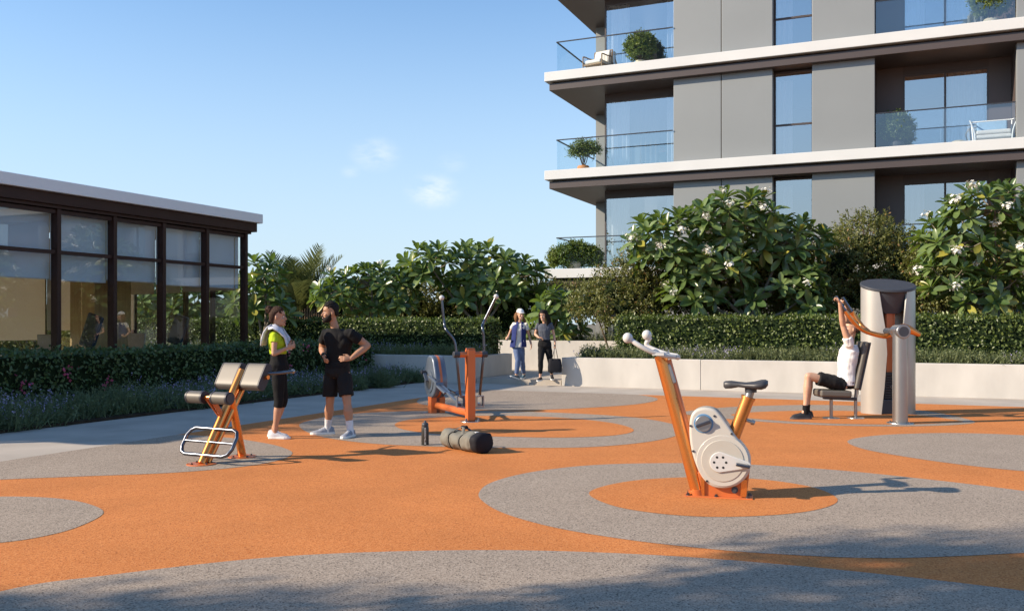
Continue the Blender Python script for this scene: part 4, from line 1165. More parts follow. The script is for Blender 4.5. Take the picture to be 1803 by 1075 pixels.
# ---------------------------------------------------------------- pull-down machine
def build_tower():
    B = GP(1563.5, 727); t = thing('pull_down_machine', B, 'tall pull-down machine with brushed metal shells and orange lever', 'exercise machine')
    F = Frame(B); rx, ry = .44, .30
    def inner(z, side):
        pts = [(0.0, .215), (.45, .17), (1.0, .13), (1.35, .15), (1.75, .21), (2.2, .27)] if side < 0 else [(0.0, .16), (.45, .13), (1.0, .115), (1.35, .13), (1.75, .175), (2.2, .22)]
        return float(np.interp(z, [p[0] for p in pts], [p[1] for p in pts]))
    def ztop(y): return 2.09 + y * .34                             # sloping top
    for side in (-1, 1):
        nz, na = 26, 26; rings = []
        for off in (0, 1):
            for i in range(nz + 1):
                row = []
                for j in range(na + 1):
                    z0 = 2.0 * i / nz
                    ai = math.acos(inner(z0, side) / rx)           # front edge
                    a = -ai + (ai + R(100)) * j / na                # sweep round the outside to the back
                    r = 1 - off * .07
                    x = rx * r * math.cos(a); y = ry * r * math.sin(a)
                    zt = ztop(y) * i / nz
                    ai2 = math.acos(min(.99, inner(zt, side) / rx)); a2 = -ai2 + (ai2 + R(100)) * j / na
                    row.append((side * rx * r * math.cos(a2), ry * r * math.sin(a2), zt))
                rings.append(row)
        n1 = na + 1; vs = [p for r_ in rings for p in r_]; half = (nz + 1) * n1; fs = []
        for i in range(nz):
            for j in range(na):
                q = i * n1 + j
                fs.append((q, q + 1, q + n1 + 1, q + n1)); fs.append((half + q, half + q + n1, half + q + n1 + 1, half + q + 1))
        for i in range(nz):
            for j in (0, na):
                q = i * n1 + j; fs.append((q, q + n1, half + q + n1, half + q))
        for j in range(na):
            for i in (0, nz):
                q = i * n1 + j; fs.append((q, half + q, half + q + 1, q + 1))
        MB().add(vs, fs).build('shell', 'shell' if side < 0 else 'steel_satin', t, smooth=50)  # same metal twice: left coloured lighter as if sunlit, right greyer
    # dark sloping cap with a tapering front shield
    cp = []
    for dz in (.0, .05):
        cp.append([(.452 * math.cos(a), .312 * math.sin(a), ztop(.312 * math.sin(a)) + dz) for a in [2 * math.pi * k / 48 for k in range(48)]])
    MB().rings(cp).build('cap', 'graphite', t, bevel=.012, smooth=40)
    sh = []
    for i in range(7):
        f = i / 6; z = 1.99 - .34 * f; w = .26 * (1 - f) ** .8 + .11
        row = []
        for j in range(9):
            x = -w + 2 * w * j / 8; a = math.acos(max(-.99, min(.99, x / rx))); row.append((x, -ry * .93 * math.sin(a) + .10 * f, z))
        sh.append(row)
    vs = [p for r_ in sh for p in r_] + [(p[0], p[1] + .05, p[2]) for r_ in sh for p in r_]
    fs = []
    for i in range(6):
        for j in range(8):
            q = i * 9 + j; fs += [(q, q + 1, q + 10, q + 9), (63 + q, 63 + q + 9, 63 + q + 10, 63 + q + 1)]
        fs += [(i * 9, i * 9 + 9, 63 + i * 9 + 9, 63 + i * 9), (i * 9 + 8, 63 + i * 9 + 8, 63 + i * 9 + 17, i * 9 + 17)]
    for j in range(8):
        fs += [(54 + j, 55 + j, 63 + 55 + j, 63 + 54 + j), (j, 63 + j, 64 + j, j + 1)]
    MB().add(vs, fs).build('front_shield', 'graphite', t, smooth=40)
    MB().box((-.078, -.10, .60), (.078, .06, 1.80)).build('column', 'orange_paint', t, bevel=.01)
    for x in (-.055, .055): MB().box((x - .012, -.112, .62), (x + .012, -.100, 1.78)).build('column_rail', 'orange_paint', t)
    w = MB(); wt = thing_part('weight_stack', t)
    for i in range(9):
        MB().box((-.125, -.16, .25 + i * .042), (.125, .08, .25 + i * .042 + .037)).build('weight_plate', 'graphite_dark', wt, bevel=.004)
    MB().box((-.13, -.165, .63), (.13, .085, .685)).build('stack_guard', 'graphite_dark', wt, bevel=.006)
    MB().cyl((0, -.165, .45), (0, -.170, .45), .030, 24).build('emblem_ring', 'steel', wt); MB().cyl((0, -.1695, .45), (0, -.173, .45), .022, 24).build('emblem_face', 'graphite_dark', wt)
    MB().box((-.21, -.20, 0), (.17, .16, .245)).build('plinth', 'graphite', t, bevel=.01)
    # vertical lettering-like embossed slot on the column is too small to read; hub post in front
    hp = GP(1585, 745) - B
    MB().cyl(hp + V((0, 0, .01)), hp + V((0, 0, 1.385)), .108, 32).build('hub_post', 'steel_satin', t, smooth=40)
    MB().lathe([(.01, .014), (.19, .014), (.195, 0)], 32, hp).build('base_plate', 'steel_satin', t, smooth=30)
    for k in range(4):
        a = R(45 + 90 * k); bolt(hp + V((.15 * math.cos(a), .15 * math.sin(a), .014)), .011, .02, t)
    hc = hp + V((0, -.13, 1.37))
    MB().cyl(hc, hc + V((0, .27, 0)), .105, 28).build('hub', 'steel_satin', t, bevel=.01, smooth=40); MB().cyl(hc + V((0, .26, 0)), hc + V((0, .64, 0)), .05, 20).build('hub_axle', 'graphite', t, smooth=40)
    MB().cyl(hc - V((0, .006, 0)), hc + V((0, .01, 0)), .075, 24).build('hub_cap', 'graphite', t, smooth=40)
    d0 = hp.y + .42
    # lever: broad counter-arm on the right, two arms with grips on the left
    ar = [F(1619, 589, d0), F(1600, 580, d0), F(1583, 579, d0), F(1570, 586, d0), F(1560, 591.5, d0), F(1540, 588, d0 + .02), F(1520, 581, d0 + .02), F(1506, 570, d0 - .02), F(1494, 556, d0 - .05), F(1488, 547.5, d0 - .05)]
    sp_ = spline(ar, 4); rr = [(.030 + .05 * max(0, 1 - abs(i - 6) / 7), .045) if i < 12 else (.050 - .0006 * i, .045) for i in range(len(sp_))]
    MB().tube(sp_, rr, 14).build('lever', 'orange_metal', t, smooth=60)
    a2 = [F(1528, 584, d0 + .10), F(1516, 573, d0 + .28), F(1504, 556, d0 + .34), F(1499, 549, d0 + .34)]
    MB().tube(spline(a2, 4), .045, 14).build('lever', 'orange_metal', t, smooth=60)
    for p, q in (((1488, 547.5, d0 - .05), (1471, 522, d0 - .06)), ((1499, 549, d0 + .34), (1483, 524, d0 + .34))):
        MB().cyl(F(*p), F(*q), .030, 14).build('grip', 'steel', t, smooth=40)
    return t, F(1473, 525, d0 - .06) + B, F(1486, 528, d0 + .34) + B
def thing_part(name, parent):
    o = bpy.data.objects.new(name, None); COL.objects.link(o); o.parent = parent; return o
TOWER, GRIP1, GRIP2 = build_tower()

def build_seat():
    B = GP(1485, 736); t = thing('machine_seat', B, 'steel seat with padded backrest in front of the pull-down machine', 'seat')
    F = Frame(B)
    for x in (1463.5, 1506.5):
        b = F(x, 736); b.z = 0
        MB().cyl(b + V((0, 0, .012)), b + V((0, 0, .33)), .026, 16).build('leg', 'steel_satin', t, smooth=40)
        MB().lathe([(.01, .012), (.13, .012), (.135, 0)], 26, b).build('base_plate', 'steel_satin', t, smooth=30)
    a, b = F(1450, 699.5), F(1507, 702)
    MB().obox(a, b, .10, .045).build('seat_beam', 'graphite', t, bevel=.005)
    c0, c1 = F(1438, 690.5), F(1492, 692)
    MB().obox(c0, c1, .42, .105).build('seat_cushion', 'pad_silver', t, bevel=.03, seg=4)
    MB().obox(c0 + V((.02, 0, -.055)), c1 + V((-.01, 0, -.055)), .38, .02).build('seat_pan', 'graphite', t)
    up0, up1 = F(1506.5, 702), F(1508, 683); up2 = F(1526, 617)
    MB().tube([F(1506.5, 736) + V((0, 0, .3)), up0, up1, up2], [.026, .026, .026, .024], 14).build('back_post', 'steel_satin', t, smooth=40)
    p0, p1 = F(1501, 684), F(1519, 601); dr = (p1 - p0).normalized(); nn = V((-dr.z, 0, dr.x))
    MB().obox(p0, p1, .40, .075, up=nn).build('backrest', 'pad_silver', t, bevel=.028, seg=4)
    MB().obox(p0 - nn * .05, p1 - nn * .05, .385, .03, up=nn).build('backrest_pan', 'pad_dark', t, bevel=.008)
    for f in (.2, .8): MB().cyl(p0.lerp(p1, f) - nn * .05, p0.lerp(p1, f) - nn * .13, .016, 10).build('bolt', 'graphite', t)
    return B, F
SEAT_B, SEAT_F = build_seat()

# ---------------------------------------------------------------- bottle and duffel bag
def build_small():
    B = GP(748.5, 783); t = thing('water_bottle', B, 'black sports water bottle standing by the duffel bag', 'bottle')
    MB().lathe([(.005, 0), (.042, 0), (.046, .006), (.046, .21), (.043, .222), (.041, .232)], 28).build('body', 'bottle_black', t, smooth=40)
    MB().lathe([(.040, .233), (.042, .24), (.041, .262), (.030, .275), (.016, .280), (.013, .295), (.008, .300), (.002, .300)], 28).build('cap', 'graphite', t, smooth=40)
    lettering('BITTA OOOOB', .030, 'print_white', t, basis((.006, -.0468, .115), (0, 0, 1), (-1, 0, 0)))
    # duffel
    root = GP(820, 792); t = thing('duffel_bag', root, 'olive canvas duffel bag with black end lying beside the bottle', 'bag')
    ax = V((.62, -.785, 0)).normalized(); up = V((0, 0, 1)); sd = ax.cross(up); r0 = .142; Ln = .74
    def ring(x, r, sag, n=40):
        out = []
        for k in range(n):
            a = 2 * math.pi * k / n
            rr = r * (1 + .12 * noise.noise(V((x * 7, math.cos(a) * 1.6, math.sin(a) * 1.6))) + .05 * noise.noise(V((x * 26, math.cos(a) * 6, math.sin(a) * 6))))
            z = r0 * .88 + rr * math.sin(a) * .92 - sag * max(0, math.sin(a)) - .02 * math.exp(-((x + .05) / .18) ** 2) * max(0, math.sin(a))
            out.append(ax * x + sd * rr * math.cos(a) + up * max(.004, z))
        return out
    rings = []
    seams = [-Ln / 2, -.17, .06, .25]
    xs = [i / 44 * (Ln - .09) - Ln / 2 for i in range(45)]
    for i, x in enumerate(xs):
        ds = min(abs(x - q) for q in seams); r = r0 * (1 - .13 * math.exp(-(ds / .016) ** 2) + .01)
        if i < 3: r *= (.80, .93, .98)[i]
        rings.append(ring(x, r, .02))
    MB().rings(rings).build('body', 'canvas', t, smooth=180)
    e = [ring(xs[-1] - .01 + .03 * i, r0 * (1.012, 1.015, 1.005, .95, .72, .05)[i], .012) for i in range(6)]
    e[4] = ring(xs[-1] + .095, r0 * .75, .01); e[5] = ring(xs[-1] + .10, r0 * .05, .0)
    MB().rings(e).build('end_panel', 'canvas_black', t, smooth=180)
    for x in (-.17, .06):
        MB().tube([p * 1.004 for p in ring(x, r0 * .955, .02)], .006, 6, closed=True).build('webbing', 'canvas_black', t, smooth=180)
    top = r0 * 1.9 - .035
    for s in (-1, 1):
        pp = spline([ax * -.16 + sd * s * .085 + up * (top - .045), ax * -.11 + sd * s * .05 + up * (top + .012), ax * -.03 + sd * s * .018 + up * (top + .035), ax * .02 + sd * s * .05 + up * (top + .01), ax * .06 + sd * s * .085 + up * (top - .045)], 5)
        MB().tube(pp, [(.004, .017)] * len(pp), 8).build('handle', 'canvas', t, smooth=60)
    MB().tube([ax * -.07 + up * (top + .03), ax * .02 + up * (top + .035)], .022, 12).build('handle_wrap', 'canvas_black', t, smooth=60)
    pp = spline([ax * -.30 + up * (top - .01), ax * -.22 + sd * -.08 + up * (top + .01), ax * -.15 + sd * -.10 + up * (top + .03), ax * -.12 + sd * -.10 + up * (top + .01), ax * .05 + sd * -.11 + up * (top - .05), ax * .22 + sd * -.03 + up * (top - .002)], 5)
    MB().tube(pp, [(.003, .014)] * len(pp), 8).build('shoulder_strap', 'canvas_black', t, smooth=60)
    MB().obox(ax * .19 + up * (top - .004), ax * .24 + up * (top - .004), .05, .008).build('tag', 'print_white', t)
build_small()

# ---------------------------------------------------------------- machines and chairs inside the pavilion
def pav_local(u, v, z=.12): return LP(PU + u, PVEND + v, z)
def console(px, u, label):
    v = v_at(px, PU + u); p = LP(PU + u, v, .12); t = thing('fitness_machine', p, label, 'fitness machine', R(-30), group='fitness machines inside the pavilion')
    MB().obox((-.08, 0, .85), (.10, .12, 1.55), .09, .50, up=(1, 0, 0)).build('console', 'navy_plastic', t, bevel=.035, seg=3)
    c = MB(); c.v = []
    pts = [(.058 * math.cos(a), .024 * math.sin(a)) for a in [2 * math.pi * k / 24 for k in range(24)]]
    MB().prism(pts, (.02, -.062, 1.34), (1, 0, .1), (0, 0, 1), (0, -1, 0), .004).build('emblem', 'steel', t)
    for s in (-1, 1):
        MB().tube(spline([(s * .24, 0, .82), (s * .22, .05, .62), (s * .10, .12, .3), (s * .09, .12, 0)], 4), .028, 10).build('upright', 'blue_grey', t, smooth=60)
    MB().tube([(-.26, -.05, .80), (.26, -.05, .80)], .02, 10).build('handle', 'blue_grey', t)
    MB().box((-.3, -.25, 0), (.3, .5, .08)).build('base', 'navy_plastic', t, bevel=.02)
console(156, -1.0, 'dark fitness machine behind the glass in front of the timber wall')
console(310, -1.2, 'dark fitness machine behind the glass nearer the pavilion corner')
def tub(px, u, label):
    v = v_at(px, PU + u); p = LP(PU + u, v, .12); t = thing('tub_chair', p, label, 'chair', R(-20), group='tub chairs inside the pavilion')
    MB().prism([(-.19, .55), (-.27, 1.14), (.27, 1.14), (.19, .55)], (0, 0, 0), (1, 0, 0), (0, 0, 1), (0, -1, 0), .05).build('backrest', 'beige_shell', t, bevel=.02)
    MB().box((-.23, -.02, .45), (.23, .45, .56)).build('seat', 'cushion', t, bevel=.03)
    for x in (-.2, .2):
        for y in (.02, .4): MB().cyl((x, y, 0), (x * .9, y, .46), .016, 8).build('leg', 'graphite', t)
tub(85, -1.2, 'beige tub chair behind the leftmost pavilion glass')
tub(242, -1.4, 'beige tub chair behind the glass right of the timber wall')

# ---------------------------------------------------------------- things on the balconies
def blocal(u, v, z): return LP(BU + u, BV + v, z)
def potted(px, v, level, potr, poth, crown_r, crown_z, label, pm, lm, stem=.25, lobes=None, ls=.05):
    p = blocal(ul(px, v), v, level); t = thing('potted_shrub', p, label, 'potted plant', group='potted shrubs on the balconies')
    MB().lathe([(.02, 0), (potr * .72, 0), (potr * .95, poth * .45), (potr, poth * .8), (potr * .86, poth), (potr * .76, poth), (potr * .74, poth * .85), (.02, poth * .85)], 24).build('pot', pm, t, smooth=50)
    lb = lobes or [((0, 0, crown_z), (crown_r, crown_r, crown_r * .85)), ((crown_r * .4, .05, crown_z + .1), (crown_r * .7, crown_r * .6, crown_r * .6)), ((-crown_r * .45, -.05, crown_z - .02), (crown_r * .65, crown_r * .6, crown_r * .55))]
    lb = [(tuple(q * .92 if i < 2 else q * .92 for i, q in enumerate(c)), tuple(q * .92 for q in r)) for c, r in lb]; potr *= 1.15
    P, pos, y, z, L = shrub_leaves(lb, .06, 18, .15, ls * 1.5)
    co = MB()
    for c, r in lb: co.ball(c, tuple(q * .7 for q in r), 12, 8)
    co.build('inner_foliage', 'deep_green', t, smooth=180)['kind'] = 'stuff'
    link('crown', leaves_mesh('crown', pos, y, z, L, L * .8, SMALL), lm, t)['kind'] = 'stuff'
    st = MB()
    for k, (c, r) in enumerate(lb):
        st.tube(spline([(0.02 * k, 0, poth * .8), V(c) * .5 + V((.02, .02, .02)), V(c)], 4), [.018, .017, .016, .015, .014, .013, .012, .01, .009], 6)
    for k in range(7):
        a = k * .9; st.tube([(0, 0, poth * .9), (crown_r * .5 * math.cos(a), crown_r * .5 * math.sin(a), crown_z)], [.011, .006], 5)
    st.build('stem', 'twig', t)
def build_balcony():
    potted(1128, .85, 9.9, .19, .26, .46, .78, 'lush green shrub in a round stone pot on the upper corner balcony', 'stone_pot', 'pot_leaf')
    potted(1027, .95, 6.6, .21, .24, .38, .83, 'bonsai-like shrub in a terracotta pot on the middle corner balcony', 'terracotta', 'pot_leaf',
           lobes=[((-.2, 0, .82), (.30, .26, .22)), ((.22, 0, .88), (.34, .28, .24)), ((0, .05, .98), (.28, .25, .2))], ls=.04)
    potted(1577, .95, 6.6, .24, .28, .44, .78, 'round ball-shaped shrub in a dark pot behind the loggia glass', 'dark_pot', 'hedge_leaf', ls=.045)
    potted(1745, .8, 9.9, .22, .26, .48, .85, 'shrub at the top right behind the upper loggia glass', 'stone_pot', 'pot_leaf', ls=.045)
    potted(1010, 1.1, 3.3, .26, .3, .62, .62, 'bright green bush on the lowest balcony', 'stone_pot', 'pot_leaf', lobes=[((-.45, 0, .45), (.45, .35, .36)), ((.1, .1, .62), (.48, .35, .38)), ((.6, .2, .5), (.42, .4, .36))], ls=.05)
    # rattan armchair
    p = blocal(ul(1052, .9), .9, 9.9); t = thing('armchair', p, 'rattan armchair with pale cushions on the upper corner balcony', 'armchair', R(-35))
    MB().box((-.34, -.36, .22), (.34, .36, .28)).build('seat_frame', 'rattan', t, bevel=.015)
    MB().box((-.30, -.33, .281), (.30, .28, .42)).build('seat_cushion', 'cushion', t, bevel=.05, seg=3)
    MB().obox((0, .28, .40), (0, .42, .86), .58, .13, up=(0, 1, 0)).build('back_cushion', 'cushion', t, bevel=.05, seg=3)
    for s in (-1, 1):
        MB().tube(spline([(s * .36, -.34, .0), (s * .36, -.35, .45), (s * .36, -.30, .56), (s * .36, .1, .58), (s * .35, .38, .62)], 4), .022, 8).build('arm', 'rattan', t, smooth=60)
        for k in range(6): MB().cyl((s * .36, -.26 + k * .1, .28), (s * .36, -.26 + k * .1, .57), .008, 6).build('arm_spindle', 'rattan', t)
        MB().cyl((s * .34, .36, 0), (s * .34, .42, .86), .022, 8).build('back_leg', 'rattan', t)
    MB().tube([(-.34, .42, .86), (.34, .42, .86)], .022, 8).build('top_rail', 'rattan', t)
    # white framed lounge chair
    p = blocal(ul(1748, 1.0), 1.0, 6.6); t = thing('lounge_chair', p, 'white framed lounge chair with blue cushion behind the loggia glass', 'armchair', -TH)
    MB().box((-.46, -.3, .16), (.46, .38, .27)).build('seat_base', 'cushion', t, bevel=.04, seg=3)
    MB().box((-.45, -.31, .272), (.45, .36, .40)).build('seat_cushion', 'cushion', t, bevel=.05, seg=3)
    MB().obox((0, .25, .42), (0, .33, .74), .80, .12, up=(0, 1, 0)).build('back_cushion', 'cushion_blue', t, bevel=.05, seg=3)
    for s in (-1, 1):
        MB().tube(spline([(s * .46, -.3, 0), (s * .49, -.3, .35), (s * .60, -.28, .68), (s * .58, .1, .74), (s * .52, .4, .78)], 4), .02, 8).build('arm_frame', 'white_frame', t, smooth=60)
        MB().cyl((s * .46, .38, 0), (s * .53, .41, .78), .02, 8).build('back_leg', 'white_frame', t)
    MB().tube([(-.53, .41, .78), (.53, .41, .78)], .02, 8).build('top_rail', 'white_frame', t)
    p = blocal(ul(1688, .95), .95, 6.6); t = thing('pouf', p, 'small round beige pouf beside the white lounge chair', 'pouf')
    MB().lathe([(.02, 0), (.17, 0), (.20, .04), (.205, .11), (.185, .17), (.12, .19), (.02, .192)], 24).build('cover', 'stone_pot', t, smooth=60)
    MB().tube([(.203 * math.cos(a), .203 * math.sin(a), .08) for a in [2 * math.pi * k / 24 for k in range(24)]], .006, 6, closed=True).build('piping', 'cushion', t)
    p = blocal(ul(1160, 2.6), 2.6, 6.6); t = thing('floor_lamp', p, 'brown mushroom floor lamp inside the middle corner room', 'lamp')
    MB().lathe([(.14, 0), (.14, .02), (.015, .03)], 20).build('base', 'graphite', t); MB().cyl((0, 0, .02), (0, 0, .95), .012, 8).build('stem', 'graphite', t)
    MB().lathe([(.26, .86), (.24, .93), (.15, 1.0), (.02, 1.02)], 24).build('lamp_shade', 'terracotta', t, smooth=60)
    # bamboo fence behind the hedge
    t = thing('bamboo_fence', wp(535, 590, 31.5) * 1, 'short brown bamboo fence behind the hedge near the palm', 'fence'); t.location.z = 0
    for k in range(28):
        x = -1.0 + k * .08; h = 2.0 + random.uniform(-.08, .08)
        MB().cyl((x, random.uniform(-.01, .01), 0), (x, 0, h), .024, 7).build('slat', 'bamboo', t)
    for z in (.9, 1.75): MB().box((-1.05, .03, z), (1.2, .06, z + .06)).build('rail', 'bamboo', t)
build_balcony()
# ================================================================== people
def skinmat(name, col):
    m = mat(name, col, .5, var=.06, scale=14, bump=.05, bscale=120, spec=.4)
    b = m.node_tree.nodes['Principled BSDF']
    b.inputs['Subsurface Weight'].default_value = .12; b.inputs['Subsurface Radius'].default_value = (.02, .008, .004); b.inputs['Subsurface Scale'].default_value = .5
    return m
M['skin_tan'] = skinmat('skin_tan', (.42, .225, .135)); M['skin_warm'] = skinmat('skin_warm', (.47, .26, .165)); M['skin_fair'] = skinmat('skin_fair', (.56, .33, .22))
def cloth(name, col, b=.25, s=22): return mat(name, col, .85, var=.08, scale=9, bump=b, bscale=s, bdist=.02, spec=.2)
M['cloth_black'] = cloth('cloth_black', (.010, .010, .011)); M['cloth_short'] = cloth('cloth_short', (.015, .015, .016)); M['cloth_white'] = cloth('cloth_white', (.78, .77, .76))
M['cloth_lime'] = cloth('cloth_lime', (.40, .52, .022)); M['cloth_cream'] = cloth('cloth_cream', (.70, .67, .60)); M['cloth_navy'] = cloth('cloth_navy', (.028, .040, .15), .3)
M['cloth_denim'] = cloth('cloth_denim', (.105, .15, .27), .35); M['cloth_slate'] = cloth('cloth_slate', (.085, .095, .12)); M['cloth_sock'] = cloth('cloth_sock', (.66, .67, .70), .3, 60)
M['towel'] = mat('towel', (.66, .67, .74), .95, var=.05, scale=20, bump=.6, bscale=160, bdist=.01, spec=.1)
M['shoe_grey'] = mat('shoe_grey', (.27, .29, .34), .6, var=.22, scale=18, bump=.3, bscale=70); M['shoe_white'] = mat('shoe_white', (.50, .50, .53), .6, var=.12, scale=18, bump=.25, bscale=70)
M['shoe_black'] = mat('shoe_black', (.016, .016, .018), .6, var=.3, scale=18, bump=.3, bscale=70); M['shoe_teal'] = mat('shoe_teal', (.05, .10, .13), .6, var=.3, scale=18)
M['sole_white'] = mat('sole_white', (.72, .72, .70), .6); M['sole_dark'] = mat('sole_dark', (.06, .06, .07), .7)
M['hair_black'] = mat('hair_black', (.012, .009, .008), .62, var=.4, scale=30, bump=.7, bscale=90, bdist=.012, stretch=(3, 3, .6), spec=.2)
M['hair_brown'] = mat('hair_brown', (.050, .024, .014), .62, var=.4, scale=30, bump=.7, bscale=90, bdist=.012, stretch=(3, 3, .6), spec=.2)
M['hair_light'] = mat('hair_light', (.20, .095, .038), .62, var=.4, scale=30, bump=.7, bscale=90, bdist=.012, stretch=(3, 3, .6), spec=.2)
M['lip'] = mat('lip', (.34, .12, .10), .45); M['teeth'] = mat('teeth', (.75, .72, .68), .4); M['eye_dark'] = mat('eye_dark', (.015, .012, .010), .2); M['eye_white'] = mat('eye_white', (.70, .68, .66), .3)
M['cap_white'] = mat('cap_white', (.80, .79, .77), .8, var=.03, bump=.1)

UP = V((0, 0, 1))
def fuse(mb, voxel, it=5, fac=.5):
    me = mb.mesh('tmp'); bm = bmesh.new(); bm.from_mesh(me); bmesh.ops.recalc_face_normals(bm, faces=bm.faces); bm.to_mesh(me); bm.free()
    o = bpy.data.objects.new('tmp', me); COL.objects.link(o)
    r = o.modifiers.new('r', 'REMESH'); r.mode = 'VOXEL'; r.voxel_size = voxel; r.adaptivity = 0
    s = o.modifiers.new('s', 'SMOOTH'); s.factor = fac; s.iterations = it
    dg = bpy.context.evaluated_depsgraph_get(); out = bpy.data.meshes.new_from_object(o.evaluated_get(dg))
    bpy.data.objects.remove(o); out.materials.clear(); out.shade_smooth(); return out
def limb(mb, pts, rad, n=14):
    """tapered limb with rounded ends"""
    pts = [V(p) for p in pts]; P = []; Rr = []
    d0 = (pts[1] - pts[0]).normalized(); d1 = (pts[-1] - pts[-2]).normalized()
    for a in (75, 40): P.append(pts[0] - d0 * rad[0] * math.sin(R(a)) * .9); Rr.append(rad[0] * math.cos(R(a)))
    P += pts; Rr += list(rad)
    for a in (40, 75): P.append(pts[-1] + d1 * rad[-1] * math.sin(R(a)) * .9); Rr.append(rad[-1] * math.cos(R(a)))
    mb.tube(P, Rr, n)
def torso(mb, rings, n=24):
    out = []
    for c, sd, fw, w, dp in rings:
        out.append([c + sd * (w * math.copysign(abs(math.cos(a)) ** .85, math.cos(a))) + fw * (dp * math.copysign(abs(math.sin(a)) ** .85, math.sin(a))) for a in [2 * math.pi * k / n for k in range(n)]])
    mb.rings(out)
HEAD = [(-.118, .020, .080, .035), (-.108, .036, .090, .010), (-.088, .050, .092, -.030), (-.062, .057, .093, -.058), (-.035, .062, .090, -.075), (-.010, .067, .084, -.088), (.012, .070, .083, -.095), (.035, .072, .090, -.098), (.062, .071, .085, -.098), (.085, .062, .066, -.088), (.104, .042, .036, -.062), (.116, .014, .0, -.03)]
def hmap(c, fw, up, k=1.0):
    fw = V(fw).normalized(); up = V(up); up = (up - fw * up.dot(fw)).normalized(); sd = fw.cross(up)
    return lambda x, y, z: V(c) + sd * (x * k) + fw * (y * k) + up * (z * k)
def hring(H, z, w, f, b, n=22, p=.9):
    cy, ry = (f + b) / 2, (f - b) / 2
    return [H(w * math.copysign(abs(math.cos(a)) ** p, math.cos(a)), cy + ry * math.copysign(abs(math.sin(a)) ** p, math.sin(a)), z) for a in [2 * math.pi * k / n for k in range(n)]]
def head(mb, H, fem=False):
    mb.rings([hring(H, z, w * (.94 if fem else 1), f, b) for z, w, f, b in HEAD])
    mb.tube([H(0, .082, .020), H(0, .092, .0), H(0, .108, -.026), H(0, .100, -.036), H(0, .085, -.040)], [.007, .009, .0125, .0125, .008], 10)
    for s in (-1, 1):
        mb.ball(H(s * .070, -.008, -.012), (.011, .013, .028), 10, 8)
        mb.ball(H(s * .030, .077, .027), (.022, .012, .007), 10, 6)          # brow ridge
        mb.ball(H(s * .040, .068, -.028), (.022, .018, .020), 10, 6)         # cheek
    mb.ball(H(0, .085, -.066), (.026, .012, .012), 10, 6)
    mb.ball(H(0, .088, -.102), (.020, .012, .014), 10, 6)
def face(t, H, hair, smile=True):
    for s in (-1, 1):
        MB().ball(H(s * .031, .076, .004), (.0135, .0085, .0085), 12, 8).build('eye', 'eye_white', t, smooth=180)
        MB().ball(H(s * .031, .0835, .004), (.0062, .004, .0066), 10, 8).build('iris', 'eye_dark', t, smooth=180)
        MB().tube([H(s * .014, .090, .024), H(s * .032, .088, .031), H(s * .050, .074, .025)], [.003, .0038, .002], 6).build('eyebrow', hair, t, smooth=180)
    MB().tube([H(-.027, .088, -.060), H(-.012, .098, -.066), H(.012, .098, -.066), H(.027, .088, -.060)], [.003, .0065, .0065, .003], 8).build('lips', 'lip', t, smooth=180)
    if smile: MB().tube([H(-.020, .094, -.060), H(0, .101, -.0625), H(.020, .094, -.060)], [.002, .0045, .002], 6).build('teeth', 'teeth', t, smooth=180)
def hand(mb, w, d, n, thumb, curl=.45, k=1.0, closed=False):
    """w wrist, d towards the fingers, n out of the palm, thumb +1/-1 side along d x n"""
    w = V(w); d = V(d).normalized(); n = V(n); n = (n - d * n.dot(d)).normalized(); t = d.cross(n) * thumb
    rings = []
    for f, hw, th in ((-.01, .024, .020), (.02, .031, .018), (.055, .039, .017), (.085, .040, .014), (.097, .036, .010)):
        rings.append([w + d * f * k + t * (hw * k * math.cos(a)) + n * (th * k * math.sin(a)) for a in [2 * math.pi * j / 12 for j in range(12)]])
    mb.rings(rings)
    for i, (off, ln) in enumerate(((.030, .068), (.0105, .078), (-.0095, .073), (-.0285, .058))):
        p = w + d * .085 * k + t * off * k; cc = 0.0; pts = [p - d * .02 * k]; dd = d + t * (off * 3.0)
        dd.normalize(); pts.append(p)
        for sgm in (.45, .32, .27):
            cc += curl * (1.0 + .12 * i); q = dd * math.cos(cc) + n * math.sin(cc); p = p + q * ln * sgm * k; pts.append(p)
        limb(mb, pts, [.0095 * k, .0092 * k, .0088 * k, .0082 * k, .0070 * k], 8)
    p0 = w + d * .022 * k + t * .026 * k; td = (d * .62 + t * .75 + n * .25).normalized(); te = (d * .85 + t * .12 + n * (.45 if curl > .5 else .2)).normalized()
    limb(mb, [p0, p0 + td * .036 * k, p0 + td * .036 * k + te * .030 * k, p0 + td * .036 * k + te * .055 * k], [.014 * k, .0115 * k, .0105 * k, .008 * k], 8)
